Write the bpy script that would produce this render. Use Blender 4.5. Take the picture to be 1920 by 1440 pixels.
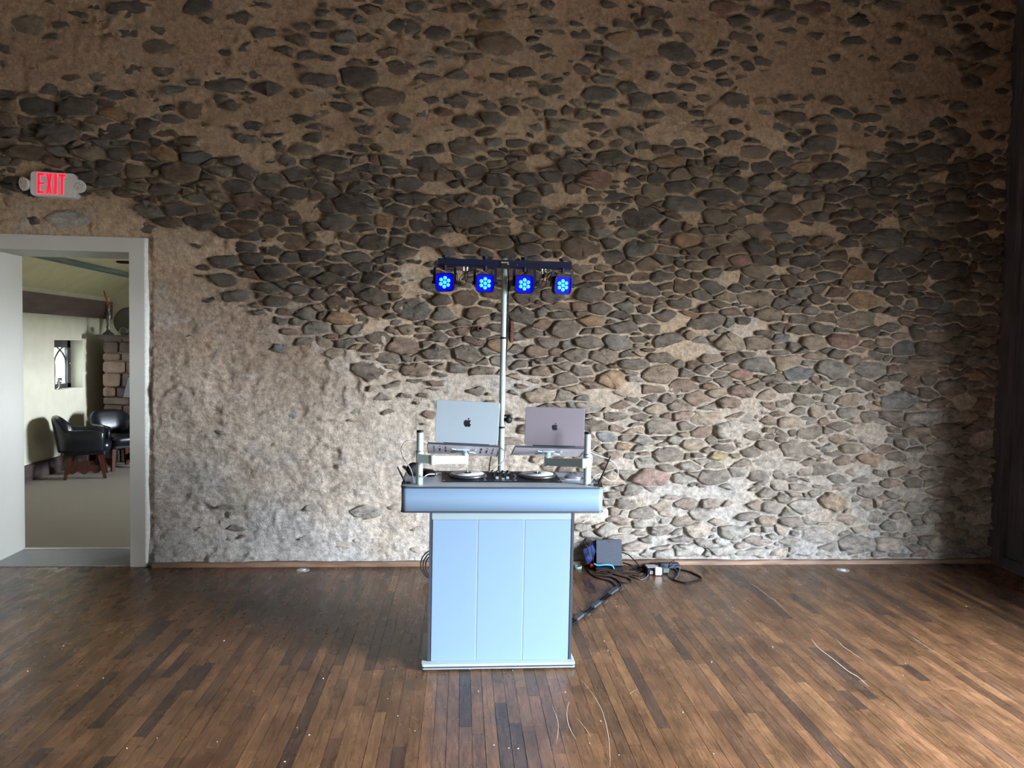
import bpy, bmesh, math, random
import numpy as np
from math import sin, cos, pi, radians, atan, sqrt, hypot
from mathutils import Vector, Matrix

for o in list(bpy.data.objects):
    bpy.data.objects.remove(o)
scene = bpy.context.scene
C = scene.collection
random.seed(7)

# ------------------------------------------------------------------ camera
FPX = 1442.0            # focal length in pixels of the 1920x1440 frame
CAM = Vector((0.0, -6.1026, 1.75))
YAW, PITCH, ROLL = radians(4.95), atan(70 / FPX), 0.0195
CF = Vector((sin(YAW) * cos(PITCH), cos(YAW) * cos(PITCH), -sin(PITCH)))
R0 = Vector((cos(YAW), -sin(YAW), 0))
U0 = R0.cross(CF)
CR = cos(ROLL) * R0 + sin(ROLL) * U0
CU = -sin(ROLL) * R0 + cos(ROLL) * U0
cam_data = bpy.data.cameras.new('camera')
cam_data.sensor_fit = 'HORIZONTAL'
cam_data.sensor_width = 36.0
cam_data.lens = 36.0 * FPX / 1920.0
cam_data.clip_start = 0.05
cam = bpy.data.objects.new('camera', cam_data)
C.objects.link(cam)
cam.matrix_world = Matrix(((CR.x, CU.x, -CF.x, CAM.x), (CR.y, CU.y, -CF.y, CAM.y), (CR.z, CU.z, -CF.z, CAM.z), (0, 0, 0, 1)))
scene.camera = cam


def ray(px, py):
    return CF + CR * ((px - 960) / FPX) - CU * ((py - 720) / FPX)


def on(px, py, axis, v):
    d = ray(px, py)
    return CAM + d * ((v - CAM[axis]) / d[axis])


def W(px, py, y=0.0):      # pixel -> point on a plane parallel to the stone wall
    return on(px, py, 1, y)


def G(px, py, z=0.0):      # pixel -> point on a level plane
    return on(px, py, 2, z)


def to_px(p):
    v = Vector(p) - CAM
    d = v.dot(CF)
    return 960 + FPX * v.dot(CR) / d, 720 - FPX * v.dot(CU) / d


# ------------------------------------------------------------------ world, lights, exposure
scene.view_settings.view_transform = 'Standard'
scene.view_settings.look = 'None'
scene.view_settings.gamma = 1.0
scene.view_settings.use_curve_mapping = False
scene.view_settings.exposure = 0.0
SKY = 165.0
world = bpy.data.worlds.new('overcast_sky')
scene.world = world
world.use_nodes = True
wn = world.node_tree
bg = wn.nodes['Background']
tc = wn.nodes.new('ShaderNodeTexCoord')
sp = wn.nodes.new('ShaderNodeSeparateXYZ')
rp = wn.nodes.new('ShaderNodeValToRGB')
rp.color_ramp.elements[0].position = 0.0
rp.color_ramp.elements[0].color = (0.86, 0.92, 1.0, 1)
rp.color_ramp.elements[1].position = 1.0
rp.color_ramp.elements[1].color = (0.62, 0.80, 1.0, 1)
wn.links.new(tc.outputs['Generated'], sp.inputs[0])
wn.links.new(sp.outputs['Z'], rp.inputs[0])
wn.links.new(rp.outputs[0], bg.inputs['Color'])
bg.inputs['Strength'].default_value = SKY
scene.cycles.use_denoising = True
scene.cycles.max_bounces = 8
scene.cycles.diffuse_bounces = 5
scene.cycles.sample_clamp_indirect = 6.0

XR = 4.66               # inner face of the boarded wall
ROOM_Y = -11.0          # wall behind the camera
ROOM_H = 6.2
SIDE_OPEN = [(-4.60, -3.15), (-6.25, -4.80)]
SIDE_Z = (0.05, 2.45)
BACK_OPEN = []
BACK_Z = (1.0, 2.2)
FAR_OPEN = (3.7, 4.8)
FAR_Z = (1.1, 1.9)
FAR_XR = 0.6


def portal(name, loc, size, direction):
    l = bpy.data.lights.new(name, 'AREA')
    l.shape = 'RECTANGLE'
    l.size, l.size_y = size
    l.cycles.is_portal = True
    o = bpy.data.objects.new(name, l)
    o.location = loc
    o.rotation_euler = Vector(direction).to_track_quat('-Z', 'Y').to_euler()
    C.objects.link(o)
    return o


for i, (a, b) in enumerate(SIDE_OPEN):
    portal('daylight_side', (XR + 0.115, (a + b) / 2, sum(SIDE_Z) / 2), (b - a, SIDE_Z[1] - SIDE_Z[0]), (-1, 0, 0))
for a, b in BACK_OPEN:
    portal('daylight_behind', ((a + b) / 2, ROOM_Y - 0.12, sum(BACK_Z) / 2), (b - a, BACK_Z[1] - BACK_Z[0]), (0, 1, 0))
portal('daylight_far_room', (FAR_XR + 0.12, sum(FAR_OPEN) / 2, sum(FAR_Z) / 2), (FAR_OPEN[1] - FAR_OPEN[0], FAR_Z[1] - FAR_Z[0]), (-1, 0, 0))


# ------------------------------------------------------------------ helpers
class MB:
    """collects shapes, builds ONE mesh object"""
    def __init__(self):
        self.v, self.f, self.s, self.mi = [], [], [], []
        self.cur = 0

    def add(self, verts, faces, smooth=False):
        b = len(self.v)
        self.v += [tuple(p) for p in verts]
        for q in faces:
            self.f.append(tuple(b + i for i in q))
            self.s.append(smooth)
            self.mi.append(self.cur)
        return self

    def box(self, a, b):
        (x0, y0, z0), (x1, y1, z1) = a, b
        vs = [(x, y, z) for z in (z0, z1) for y in (y0, y1) for x in (x0, x1)]
        return self.add(vs, [(0, 2, 3, 1), (4, 5, 7, 6), (0, 1, 5, 4), (2, 6, 7, 3), (0, 4, 6, 2), (1, 3, 7, 5)])

    def obox(self, c, ax, ay, az, hx, hy, hz):
        c = Vector(c)
        vs = [c + ax * (hx * i) + ay * (hy * j) + az * (hz * k) for k in (-1, 1) for j in (-1, 1) for i in (-1, 1)]
        return self.add(vs, [(0, 2, 3, 1), (4, 5, 7, 6), (0, 1, 5, 4), (2, 6, 7, 3), (0, 4, 6, 2), (1, 3, 7, 5)])

    def bar(self, p, q, w, h, up=(0, 0, 1)):
        p, q = Vector(p), Vector(q)
        d = (q - p).normalized()
        s = d.cross(Vector(up)).normalized()
        u = s.cross(d)
        return self.obox((p + q) / 2, d, s, u, (q - p).length / 2, w / 2, h / 2)

    def prism(self, pts, o, ax, ay, az, depth, smooth_side=False, bevel=0.0):
        """polygon pts (2D in ax, ay) extruded along az"""
        o = Vector(o)
        n = len(pts)
        if bevel:
            cx = sum(p[0] for p in pts) / n
            cy = sum(p[1] for p in pts) / n
            def ins(p):
                dx, dy = p[0] - cx, p[1] - cy
                l = hypot(dx, dy) or 1
                k = max(0, 1 - bevel / l)
                return (cx + dx * k, cy + dy * k)
            ip = [ins(p) for p in pts]
            rings = [(ip, 0), (pts, bevel), (pts, depth - bevel), (ip, depth)]
        else:
            rings = [(pts, 0), (pts, depth)]
        vs = []
        for ring, d in rings:
            vs += [o + ax * p[0] + ay * p[1] + az * d for p in ring]
        b = len(self.v)
        k = len(rings)
        self.add(vs, [tuple(range(n))[::-1], tuple(range((k - 1) * n, k * n))])
        for r in range(k - 1):
            for i in range(n):
                j = (i + 1) % n
                self.f.append((b + r * n + i, b + r * n + j, b + (r + 1) * n + j, b + (r + 1) * n + i))
                self.s.append(smooth_side)
                self.mi.append(self.cur)
        return self

    def cyl(self, p, q, r0, r1=None, n=20, caps=True, smooth=True):
        p, q = Vector(p), Vector(q)
        r1 = r0 if r1 is None else r1
        d = (q - p).normalized()
        s = d.orthogonal().normalized()
        t = d.cross(s)
        vs = []
        for c, r in ((p, r0), (q, r1)):
            vs += [c + s * (r * cos(2 * pi * i / n)) + t * (r * sin(2 * pi * i / n)) for i in range(n)]
        self.add(vs, [(i, (i + 1) % n, n + (i + 1) % n, n + i) for i in range(n)], smooth)
        if caps:
            self.add(vs[:n], [tuple(range(n))[::-1]])
            self.add(vs[n:], [tuple(range(n))])
        return self

    def lathe(self, prof, o=(0, 0, 0), axis=(0, 0, 1), n=24, smooth=True):
        """prof: (radius, height) list"""
        o, d = Vector(o), Vector(axis).normalized()
        s = d.orthogonal().normalized()
        t = d.cross(s)
        vs = []
        for r, h in prof:
            vs += [o + d * h + s * (r * cos(2 * pi * i / n)) + t * (r * sin(2 * pi * i / n)) for i in range(n)]
        fs = []
        for k in range(len(prof) - 1):
            for i in range(n):
                j = (i + 1) % n
                fs.append((k * n + i, k * n + j, (k + 1) * n + j, (k + 1) * n + i))
        self.add(vs, fs, smooth)
        return self

    def tube(self, pts, r, n=7, sub=6, closed=False):
        pts = smooth_path([Vector(p) for p in pts], sub, closed)
        vs, fs = [], []
        m = len(pts)
        prev = None
        for i, p in enumerate(pts):
            if closed:
                d = (pts[(i + 1) % m] - pts[i - 1])
            else:
                d = pts[min(i + 1, m - 1)] - pts[max(i - 1, 0)]
            d = d.normalized() if d.length > 1e-9 else Vector((0, 0, 1))
            s = d.orthogonal().normalized() if prev is None else (prev - d * prev.dot(d)).normalized()
            prev = s
            t = d.cross(s)
            vs += [p + s * (r * cos(2 * pi * k / n)) + t * (r * sin(2 * pi * k / n)) for k in range(n)]
        for i in range(m if closed else m - 1):
            a, b = i * n, ((i + 1) % m) * n
            for k in range(n):
                l = (k + 1) % n
                fs.append((a + k, a + l, b + l, b + k))
        self.add(vs, fs, True)
        if not closed:
            self.add(vs[:n], [tuple(range(n))[::-1]])
            self.add(vs[-n:], [tuple(range(n))])
        return self

    def build(self, name, mat, parent=None, **props):
        me = bpy.data.meshes.new(name)
        me.from_pydata(self.v, [], self.f)
        for m in (mat if isinstance(mat, (list, tuple)) else [mat]):
            me.materials.append(m)
        me.polygons.foreach_set('use_smooth', self.s)
        me.polygons.foreach_set('material_index', self.mi)
        bm = bmesh.new()
        bm.from_mesh(me)
        bmesh.ops.recalc_face_normals(bm, faces=bm.faces)
        bm.to_mesh(me)
        bm.free()
        me.update()
        o = bpy.data.objects.new(name, me)
        C.objects.link(o)
        attach(o, parent)
        for k, v in props.items():
            o[k] = v
        return o


def attach(o, parent):
    if parent is not None:
        o.parent = parent
        o.matrix_parent_inverse = Matrix.Translation(-world_loc(parent))


def world_loc(o):
    l = o.location.copy()
    return l      # things are empties placed without rotation


def smooth_path(p, sub, closed=False):
    if len(p) < 3 or sub <= 1:
        return p
    out = []
    n = len(p)
    for i in range(n if closed else n - 1):
        if closed:
            a, b, c, d = p[i - 1], p[i], p[(i + 1) % n], p[(i + 2) % n]
        else:
            a, b, c, d = p[max(i - 1, 0)], p[i], p[i + 1], p[min(i + 2, n - 1)]
        for k in range(sub):
            t = k / sub
            out.append(0.5 * ((2 * b) + (c - a) * t + (2 * a - 5 * b + 4 * c - d) * t * t + (3 * b - a - 3 * c + d) * t ** 3))
    if not closed:
        out.append(p[-1])
    return out


def thing(name, label, cat, loc, group=None):
    o = bpy.data.objects.new(name, None)
    o.empty_display_size = 0.1
    o.location = loc
    C.objects.link(o)
    return tag(o, label, cat, group)


def tag(o, label, cat, group=None):
    o['label'] = label
    o['category'] = cat
    if group:
        o['group'] = group
    return o


def struct(o, label=None):
    o['kind'] = 'structure'
    if label:
        o['label'] = label
    return o


def rrect(w, h, r, n=5):
    pts = []
    for cx, cy, a0 in ((w / 2 - r, h / 2 - r, 0), (-w / 2 + r, h / 2 - r, 90), (-w / 2 + r, -h / 2 + r, 180), (w / 2 - r, -h / 2 + r, 270)):
        for k in range(n + 1):
            a = radians(a0 + 90 * k / n)
            pts.append((cx + r * cos(a), cy + r * sin(a)))
    return pts


X, Y, Z = Vector((1, 0, 0)), Vector((0, 1, 0)), Vector((0, 0, 1))


# ------------------------------------------------------------------ materials
def srgb(r, g, b):
    f = lambda c: (c / 255 / 12.92) if c / 255 <= 0.04045 else ((c / 255 + 0.055) / 1.055) ** 2.4
    return (f(r), f(g), f(b))


def mat(name, col, rough=0.5, metal=0.0, spec=0.5, emit=None, es=0.0, vary=0.0, vscale=30.0, bump=0.0, bscale=200.0, coat=0.0, stretch=None):
    m = bpy.data.materials.new(name)
    m.use_nodes = True
    nt = m.node_tree
    p = nt.nodes['Principled BSDF']
    p.inputs['Base Color'].default_value = (*col, 1)
    p.inputs['Roughness'].default_value = rough
    p.inputs['Metallic'].default_value = metal
    p.inputs['Specular IOR Level'].default_value = spec
    p.inputs['Coat Weight'].default_value = coat
    if emit:
        p.inputs['Emission Color'].default_value = (*emit, 1)
        p.inputs['Emission Strength'].default_value = es
    if vary or bump:
        t = nt.nodes.new('ShaderNodeTexCoord')
        src = t.outputs['Object']
        if stretch:
            mp = nt.nodes.new('ShaderNodeMapping')
            mp.inputs['Scale'].default_value = stretch
            nt.links.new(src, mp.inputs[0])
            src = mp.outputs[0]
        if vary:
            n = nt.nodes.new('ShaderNodeTexNoise')
            n.inputs['Scale'].default_value = vscale
            n.inputs['Detail'].default_value = 6
            nt.links.new(src, n.inputs['Vector'])
            r = nt.nodes.new('ShaderNodeValToRGB')
            r.color_ramp.elements[0].position = 0.3
            r.color_ramp.elements[1].position = 0.7
            r.color_ramp.elements[0].color = (*[c * (1 - vary) for c in col], 1)
            r.color_ramp.elements[1].color = (*[min(1, c * (1 + vary)) for c in col], 1)
            nt.links.new(n.outputs['Fac'], r.inputs[0])
            nt.links.new(r.outputs[0], p.inputs['Base Color'])
        if bump:
            n = nt.nodes.new('ShaderNodeTexNoise')
            n.inputs['Scale'].default_value = bscale
            n.inputs['Detail'].default_value = 5
            nt.links.new(src, n.inputs['Vector'])
            b = nt.nodes.new('ShaderNodeBump')
            b.inputs['Strength'].default_value = bump
            b.inputs['Distance'].default_value = 0.01
            nt.links.new(n.outputs['Fac'], b.inputs['Height'])
            nt.links.new(b.outputs[0], p.inputs['Normal'])
    return m


def attr_mat(name, rough, n1, n2, dark, light, bump, bdist, b1, b2, spec=0.3, stretch=(1, 1, 1), speck=None):
    """colour from the 'Col' attribute, mottled by two noises, with two-scale relief"""
    m = bpy.data.materials.new(name)
    m.use_nodes = True
    nt = m.node_tree
    N, L = nt.nodes.new, nt.links.new
    p = nt.nodes['Principled BSDF']
    p.inputs['Specular IOR Level'].default_value = spec
    at = N('ShaderNodeAttribute')
    at.attribute_name = 'Col'
    t = N('ShaderNodeTexCoord')
    mp = N('ShaderNodeMapping')
    mp.inputs['Scale'].default_value = stretch
    L(t.outputs['Object'], mp.inputs[0])

    def noise(scale, detail=6, rough_=0.6):
        n = N('ShaderNodeTexNoise')
        n.inputs['Scale'].default_value = scale
        n.inputs['Detail'].default_value = detail
        n.inputs['Roughness'].default_value = rough_
        L(mp.outputs[0], n.inputs['Vector'])
        return n.outputs['Fac']

    def rng(src, a, b, c=0.3, d=0.7):
        r = N('ShaderNodeMapRange')
        r.inputs[1].default_value, r.inputs[2].default_value = c, d
        r.inputs[3].default_value, r.inputs[4].default_value = a, b
        L(src, r.inputs[0])
        return r.outputs[0]

    def mul(a, b):
        k = N('ShaderNodeMath')
        k.operation = 'MULTIPLY'
        L(a, k.inputs[0])
        L(b, k.inputs[1])
        return k.outputs[0]
    f = mul(rng(noise(n1), dark, light), rng(noise(n2), (1 + dark) / 2, (1 + light) / 2))
    sc = N('ShaderNodeVectorMath')
    sc.operation = 'SCALE'
    L(at.outputs['Color'], sc.inputs[0])
    L(f, sc.inputs['Scale'])
    col = sc.outputs[0]
    if speck:
        mx = N('ShaderNodeMix')
        mx.data_type = 'RGBA'
        mx.inputs[7].default_value = (*speck[1], 1)
        L(rng(noise(speck[0], 3), 0, speck[2], 0.58, 0.75), mx.inputs[0])
        L(col, mx.inputs[6])
        col = mx.outputs[2]
    L(col, p.inputs['Base Color'])
    p.inputs['Roughness'].default_value = rough
    h1, h2 = noise(b1, 10, 0.72), noise(b2, 4, 0.6)
    ad = N('ShaderNodeMath')
    ad.operation = 'MULTIPLY_ADD'
    L(h2, ad.inputs[0])
    ad.inputs[1].default_value = 0.35
    L(h1, ad.inputs[2])
    bp = N('ShaderNodeBump')
    bp.inputs['Strength'].default_value = bump
    bp.inputs['Distance'].default_value = bdist
    L(ad.outputs[0], bp.inputs['Height'])
    L(bp.outputs[0], p.inputs['Normal'])
    return m


M_STONE = attr_mat('field_stone', 0.85, 16, 90, 0.55, 1.42, 1.0, 0.035, 26, 130, stretch=(1, 1, 1.5))
M_MORTAR = attr_mat('lime_mortar', 0.95, 30, 170, 0.58, 1.36, 1.0, 0.035, 40, 190, spec=0.15)


def wood_floor(name):
    m = bpy.data.materials.new(name)
    m.use_nodes = True
    nt = m.node_tree
    N, L = nt.nodes.new, nt.links.new
    p = nt.nodes['Principled BSDF']
    at = N('ShaderNodeAttribute')
    at.attribute_name = 'Col'
    t = N('ShaderNodeTexCoord')

    def noise(scale, st, detail=6, dist=0.0):
        mp = N('ShaderNodeMapping')
        mp.inputs['Scale'].default_value = st
        L(t.outputs['Object'], mp.inputs[0])
        n = N('ShaderNodeTexNoise')
        n.inputs['Scale'].default_value = scale
        n.inputs['Detail'].default_value = detail
        n.inputs['Distortion'].default_value = dist
        L(mp.outputs[0], n.inputs['Vector'])
        return n.outputs['Fac']

    def rng(src, a, b, c=0.3, d=0.7):
        r = N('ShaderNodeMapRange')
        r.inputs[1].default_value, r.inputs[2].default_value = c, d
        r.inputs[3].default_value, r.inputs[4].default_value = a, b
        L(src, r.inputs[0])
        return r.outputs[0]
    g1 = rng(noise(75, (1, 0.09, 1), 9, 1.6), 0.58, 1.36)
    g2 = rng(noise(8, (1, 0.45, 1), 6), 0.62, 1.30)
    mu = N('ShaderNodeMath')
    mu.operation = 'MULTIPLY'
    L(g1, mu.inputs[0])
    L(g2, mu.inputs[1])
    sc = N('ShaderNodeVectorMath')
    sc.operation = 'SCALE'
    L(at.outputs['Color'], sc.inputs[0])
    L(mu.outputs[0], sc.inputs['Scale'])
    # pale worn fibres
    mx = N('ShaderNodeMix')
    mx.data_type = 'RGBA'
    mx.inputs[7].default_value = (0.34, 0.19, 0.10, 1)
    L(rng(noise(150, (1, 0.12, 1), 3, 2.0), 0, 0.45, 0.60, 0.78), mx.inputs[0])
    L(sc.outputs[0], mx.inputs[6])
    L(mx.outputs[2], p.inputs['Base Color'])
    L(rng(noise(12, (1, 0.5, 1), 4), 0.22, 0.36), p.inputs['Roughness'])
    p.inputs['Specular IOR Level'].default_value = 0.32
    bp = N('ShaderNodeBump')
    bp.inputs['Strength'].default_value = 0.12
    bp.inputs['Distance'].default_value = 0.004
    L(noise(70, (1, 0.15, 1), 5, 1.0), bp.inputs['Height'])
    L(bp.outputs[0], p.inputs['Normal'])
    return m


M_FLOOR = wood_floor('strip_oak_floor')
M_GAP = mat('floor_gap', (0.012, 0.008, 0.006), 0.9)
M_DARKWOOD = mat('dark_stained_boards', (0.050, 0.042, 0.052), 0.75, vary=0.45, vscale=9, bump=0.5, bscale=18, stretch=(3, 3, 0.25))
M_BEAM = mat('old_beam', (0.060, 0.040, 0.034), 0.8, vary=0.35, vscale=6, bump=0.5, bscale=14, stretch=(3, 0.4, 3))
M_CEIL = mat('timber_ceiling', (0.20, 0.145, 0.10), 0.8, vary=0.3, vscale=4)
M_PLAIN = mat('plain_plaster', (0.42, 0.36, 0.29), 0.9, vary=0.15, vscale=5)
M_BASEBOARD = mat('worn_wood_strip', (0.17, 0.105, 0.07), 0.6, vary=0.45, vscale=7, stretch=(0.5, 3, 3))
M_CASING = mat('casing_paint', (0.40, 0.40, 0.365), 0.5, vary=0.03, vscale=3)
M_CASING_EDGE = mat('casing_caulk', (0.52, 0.55, 0.51), 0.7, vary=0.12, vscale=40, bump=0.5, bscale=60)
M_CREAM = mat('cream_plaster', (0.70, 0.68, 0.55), 0.85, vary=0.05, vscale=6, bump=0.25, bscale=12)
M_CREAM_CEIL = mat('cream_ceiling', (0.70, 0.67, 0.44), 0.85, vary=0.06, vscale=5, bump=0.3, bscale=12)
M_CARPET = mat('grey_carpet', (0.29, 0.255, 0.215), 0.98, spec=0.1, vary=0.28, vscale=160, bump=0.6, bscale=300)
M_SILL = mat('grey_vinyl', (0.20, 0.21, 0.225), 0.35, vary=0.08, vscale=8)
M_STRIP = mat('metal_strip', (0.75, 0.72, 0.66), 0.35, metal=0.6)
M_GRASS = mat('outdoor_ground', (0.40, 0.335, 0.255), 0.95, vary=0.3, vscale=1.5)
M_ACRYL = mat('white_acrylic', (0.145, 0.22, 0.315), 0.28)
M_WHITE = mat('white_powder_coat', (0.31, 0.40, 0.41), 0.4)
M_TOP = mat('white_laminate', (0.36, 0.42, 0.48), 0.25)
M_RAIL = mat('pale_panel_rail', (0.19, 0.25, 0.27), 0.4)
M_TRAY = mat('white_tray', (0.84, 0.82, 0.90), 0.4)
M_TRIM = mat('charcoal_edging', (0.030, 0.034, 0.045), 0.4)
M_BLACK = mat('black_plastic', (0.006, 0.006, 0.007), 0.5, spec=0.14)
M_BLACKM = mat('black_metal', (0.014, 0.014, 0.018), 0.4, metal=0.3)
M_RUBBER = mat('black_rubber', (0.004, 0.004, 0.005), 0.6, spec=0.25)
M_SILVER = mat('silver_aluminium', (0.30, 0.37, 0.42), 0.38, metal=0.4)
M_GREY = mat('space_grey_aluminium', (0.155, 0.14, 0.165), 0.38, metal=0.4)
M_LOGO = mat('mirror_black_logo', (0.008, 0.008, 0.012), 0.15)
M_STEEL = mat('bright_steel', (0.75, 0.75, 0.74), 0.25, metal=1.0)
M_CHROME = mat('dull_pewter', (0.42, 0.42, 0.40), 0.32, metal=0.9)
M_CABLE = mat('grey_cable', (0.33, 0.33, 0.36), 0.5)
M_CABLED = mat('dull_grey_cable', (0.07, 0.07, 0.08), 0.5)
M_CABLEW = mat('white_cable', (0.75, 0.74, 0.70), 0.5)
M_VELCRO = mat('charcoal_velcro', (0.026, 0.031, 0.040), 0.8)
M_BLUEC = mat('blue_cable', (0.05, 0.27, 0.62), 0.35)
M_BLUEF = mat('blue_nylon', (0.006, 0.020, 0.10), 0.55, vary=0.4, vscale=20, bump=0.4, bscale=40)
M_RED = mat('red_plastic', (0.62, 0.035, 0.04), 0.45)
M_CASE = mat('slate_metal_case', (0.030, 0.038, 0.055), 0.5, spec=0.2, vary=0.12, vscale=60)
M_RUST = mat('rusty_iron', (0.075, 0.030, 0.024), 0.8, vary=0.4, vscale=60)
M_SIGN = mat('sign_white', (0.82, 0.84, 0.88), 0.45)
M_LENS = mat('clear_lens', (0.70, 0.74, 0.74), 0.2, vary=0.5, vscale=170)
M_EXIT = mat('exit_red', (0.85, 0.02, 0.05), 0.4, emit=(1.0, 0.006, 0.035), es=1.0)
M_EXITH = mat('exit_halo', (0.80, 0.30, 0.36), 0.5, emit=(1.0, 0.25, 0.32), es=0.45)
M_LED = mat('led_lens', (0.1, 0.3, 0.9), 0.2, emit=(0.03, 0.62, 1.0), es=1.5)
M_LEDP = mat('led_plate', (0.002, 0.002, 0.05), 0.6, spec=0.05, emit=(0.0, 0.0, 1.0), es=0.75)  # blue emission stands in for bloom and scatter of the lenses
M_NAVY = mat('black_bar_paint', (0.003, 0.004, 0.017), 0.55, spec=0.12)
M_PRINT = mat('white_print', (0.85, 0.85, 0.9), 0.5)
M_LEATHER = mat('black_leather', (0.006, 0.008, 0.013), 0.27, bump=0.12, bscale=90)
M_CHERRY = mat('cherry_wood', (0.070, 0.024, 0.016), 0.6, spec=0.2, vary=0.3, vscale=14, stretch=(3, 3, 0.4))
M_SANDST = attr_mat('hearth_stone', 0.9, 12, 60, 0.7, 1.25, 0.6, 0.02, 24, 90)
M_PIPE = mat('green_pipe', (0.045, 0.075, 0.070), 0.45)
M_WAX = mat('red_wax', (0.35, 0.02, 0.015), 0.4)
M_LEAD = mat('dark_window_frame', (0.030, 0.028, 0.026), 0.6)
M_PEWTER = mat('old_pewter', (0.12, 0.12, 0.11), 0.35, metal=0.8)
M_PLATTER = mat('platter_rim', (0.06, 0.06, 0.065), 0.35, metal=0.5)
M_VINYL = mat('silver_slipmat', (0.66, 0.66, 0.72), 0.3)
M_BRASS = mat('outlet_metal', (0.55, 0.56, 0.55), 0.35, metal=0.7)
M_SCRATCH = mat('bare_wood_scratch', (0.62, 0.50, 0.38), 0.6)
M_FLECK = mat('paper_fleck', (0.85, 0.84, 0.80), 0.7)
M_GLASS = mat('window_pane', (0.85, 0.9, 0.95), 0.1)
nt = M_GLASS.node_tree
nt.nodes['Principled BSDF'].inputs['Transmission Weight'].default_value = 1.0
nt.nodes['Principled BSDF'].inputs['IOR'].default_value = 1.02


# ------------------------------------------------------------------ noise
def vnoise(x, y, seed):
    x = np.asarray(x, float)
    y = np.asarray(y, float)
    xi, yi = np.floor(x).astype(np.int64), np.floor(y).astype(np.int64)
    fx, fy = x - xi, y - yi
    fx, fy = fx * fx * (3 - 2 * fx), fy * fy * (3 - 2 * fy)

    def h(a, b):
        n = (a * 374761393 + b * 668265263 + seed * 982451653) & 0x7fffffff
        n = ((n ^ (n >> 13)) * 1274126177) & 0x7fffffff
        return ((n ^ (n >> 16)) & 0xffff) / 65535.0
    return (h(xi, yi) * (1 - fx) + h(xi + 1, yi) * fx) * (1 - fy) + (h(xi, yi + 1) * (1 - fx) + h(xi + 1, yi + 1) * fx) * fy


def fbm(x, y, seed, oct=4):
    s, a, t = 0, 0.5, 0
    for k in range(oct):
        s = s + a * vnoise(x * 2 ** k, y * 2 ** k, seed + k)
        t += a
        a *= 0.5
    return s / t


def set_col(me, cols):
    a = me.color_attributes.new('Col', 'FLOAT_COLOR', 'POINT')
    c = np.ones((len(me.vertices), 4), np.float32)
    c[:, :3] = cols
    a.data.foreach_set('color', c.ravel())


def np_mesh(name, v, f, mats, parent=None, smooth=True, col=None):
    me = bpy.data.meshes.new(name)
    me.from_pydata(v, [], f)
    for m in mats:
        me.materials.append(m)
    me.polygons.foreach_set('use_smooth', [smooth] * len(me.polygons))
    if col is not None:
        set_col(me, col)
    me.update()
    o = bpy.data.objects.new(name, me)
    C.objects.link(o)
    attach(o, parent)
    return o


# ------------------------------------------------------------------ floor
PD = 0.020                      # boards run almost square to the wall
BW = 0.0575
DOOR_L, DOOR_R, DOOR_H = -3.44, -2.395, 2.405      # clear opening
CAS_R, CAS_H = -2.255, 2.515                      # outer edge of the casing
WALL_T = 0.49
fl = MB().box((-6.0, ROOM_Y, -0.10), (XR, 0.0, -0.003)).build('floor', M_GAP)
struct(fl, 'worn brown strip wood floor')


def board_cols():
    r = random.random()
    if r < 0.09:
        c = (0.050, 0.029, 0.020)
    elif r < 0.28:
        c = (0.084, 0.043, 0.024)
    elif r < 0.88:
        k = random.uniform(0.85, 1.15)
        c = (0.112 * k, 0.055 * k, 0.027 * k)
    else:
        c = (0.145, 0.073, 0.035)
    k = random.uniform(0.9, 1.08)
    return (c[0] * k, c[1] * k * random.uniform(0.98, 1.03), c[2] * k)


boards = []
row = 0
x = -5.9
while x < XR + 0.02:
    y = 0.0 + random.uniform(0.0, 0.9)
    while y > -6.0:
        ln = random.choice([0.22, 0.3, 0.38, 0.45, 0.6, 0.75, 0.95, 1.2]) * random.uniform(0.85, 1.15)
        y0, y1 = max(y - ln, -6.2), min(y, -0.002)
        y -= ln
        if y1 - y0 < 0.03:
            continue
        xa = x + PD * (y0 + 3)
        xb = x + PD * (y1 + 3)
        if max(xa, xb) + BW > XR or min(xa, xb) < -5.95:
            continue
        if abs(xa) > 8:
            continue
        boards.append((xa, xb, y0, y1))
    x += BW
def board_area(b):
    xa, xb, y0, y1 = b
    y0 = max(y0, -2.95)
    if y1 <= -2.93:
        return 0
    q = [to_px(p) for p in ((xa, y0, 0), (xa + BW, y0, 0), (xb + BW, y1, 0), (xb, y1, 0))]
    cx = sum(p[0] for p in q) / 4
    if cx < -20 or cx > 1940:
        return 0
    return abs(sum(q[i][0] * q[(i + 1) % 4][1] - q[(i + 1) % 4][0] * q[i][1] for i in range(4))) / 2


order = sorted(range(len(boards)), key=lambda i: -board_area(boards[i]))
FC = [(0, 1, 2, 3), (4, 7, 6, 5), (0, 4, 5, 1), (2, 6, 7, 3), (1, 5, 6, 2), (0, 3, 7, 4),]


def board_mesh(b):
    xa, xb, y0, y1 = b
    g = random.choice((0.0005, 0.0008, 0.0012))
    zt = random.uniform(-0.0004, 0.0004)
    e = 0.0012
    v = [(xa + g, y0 + g, -0.006), (xa + BW - g, y0 + g, -0.006), (xb + BW - g, y1 - g, -0.006), (xb + g, y1 - g, -0.006),
         (xa + g, y0 + g, zt), (xa + BW - g, y0 + g, zt), (xb + BW - g, y1 - g, zt), (xb + g, y1 - g, zt)]
    f = [(4, 5, 6, 7), (0, 1, 5, 4), (1, 2, 6, 5), (2, 3, 7, 6), (3, 0, 4, 7)]
    return v, f


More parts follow.
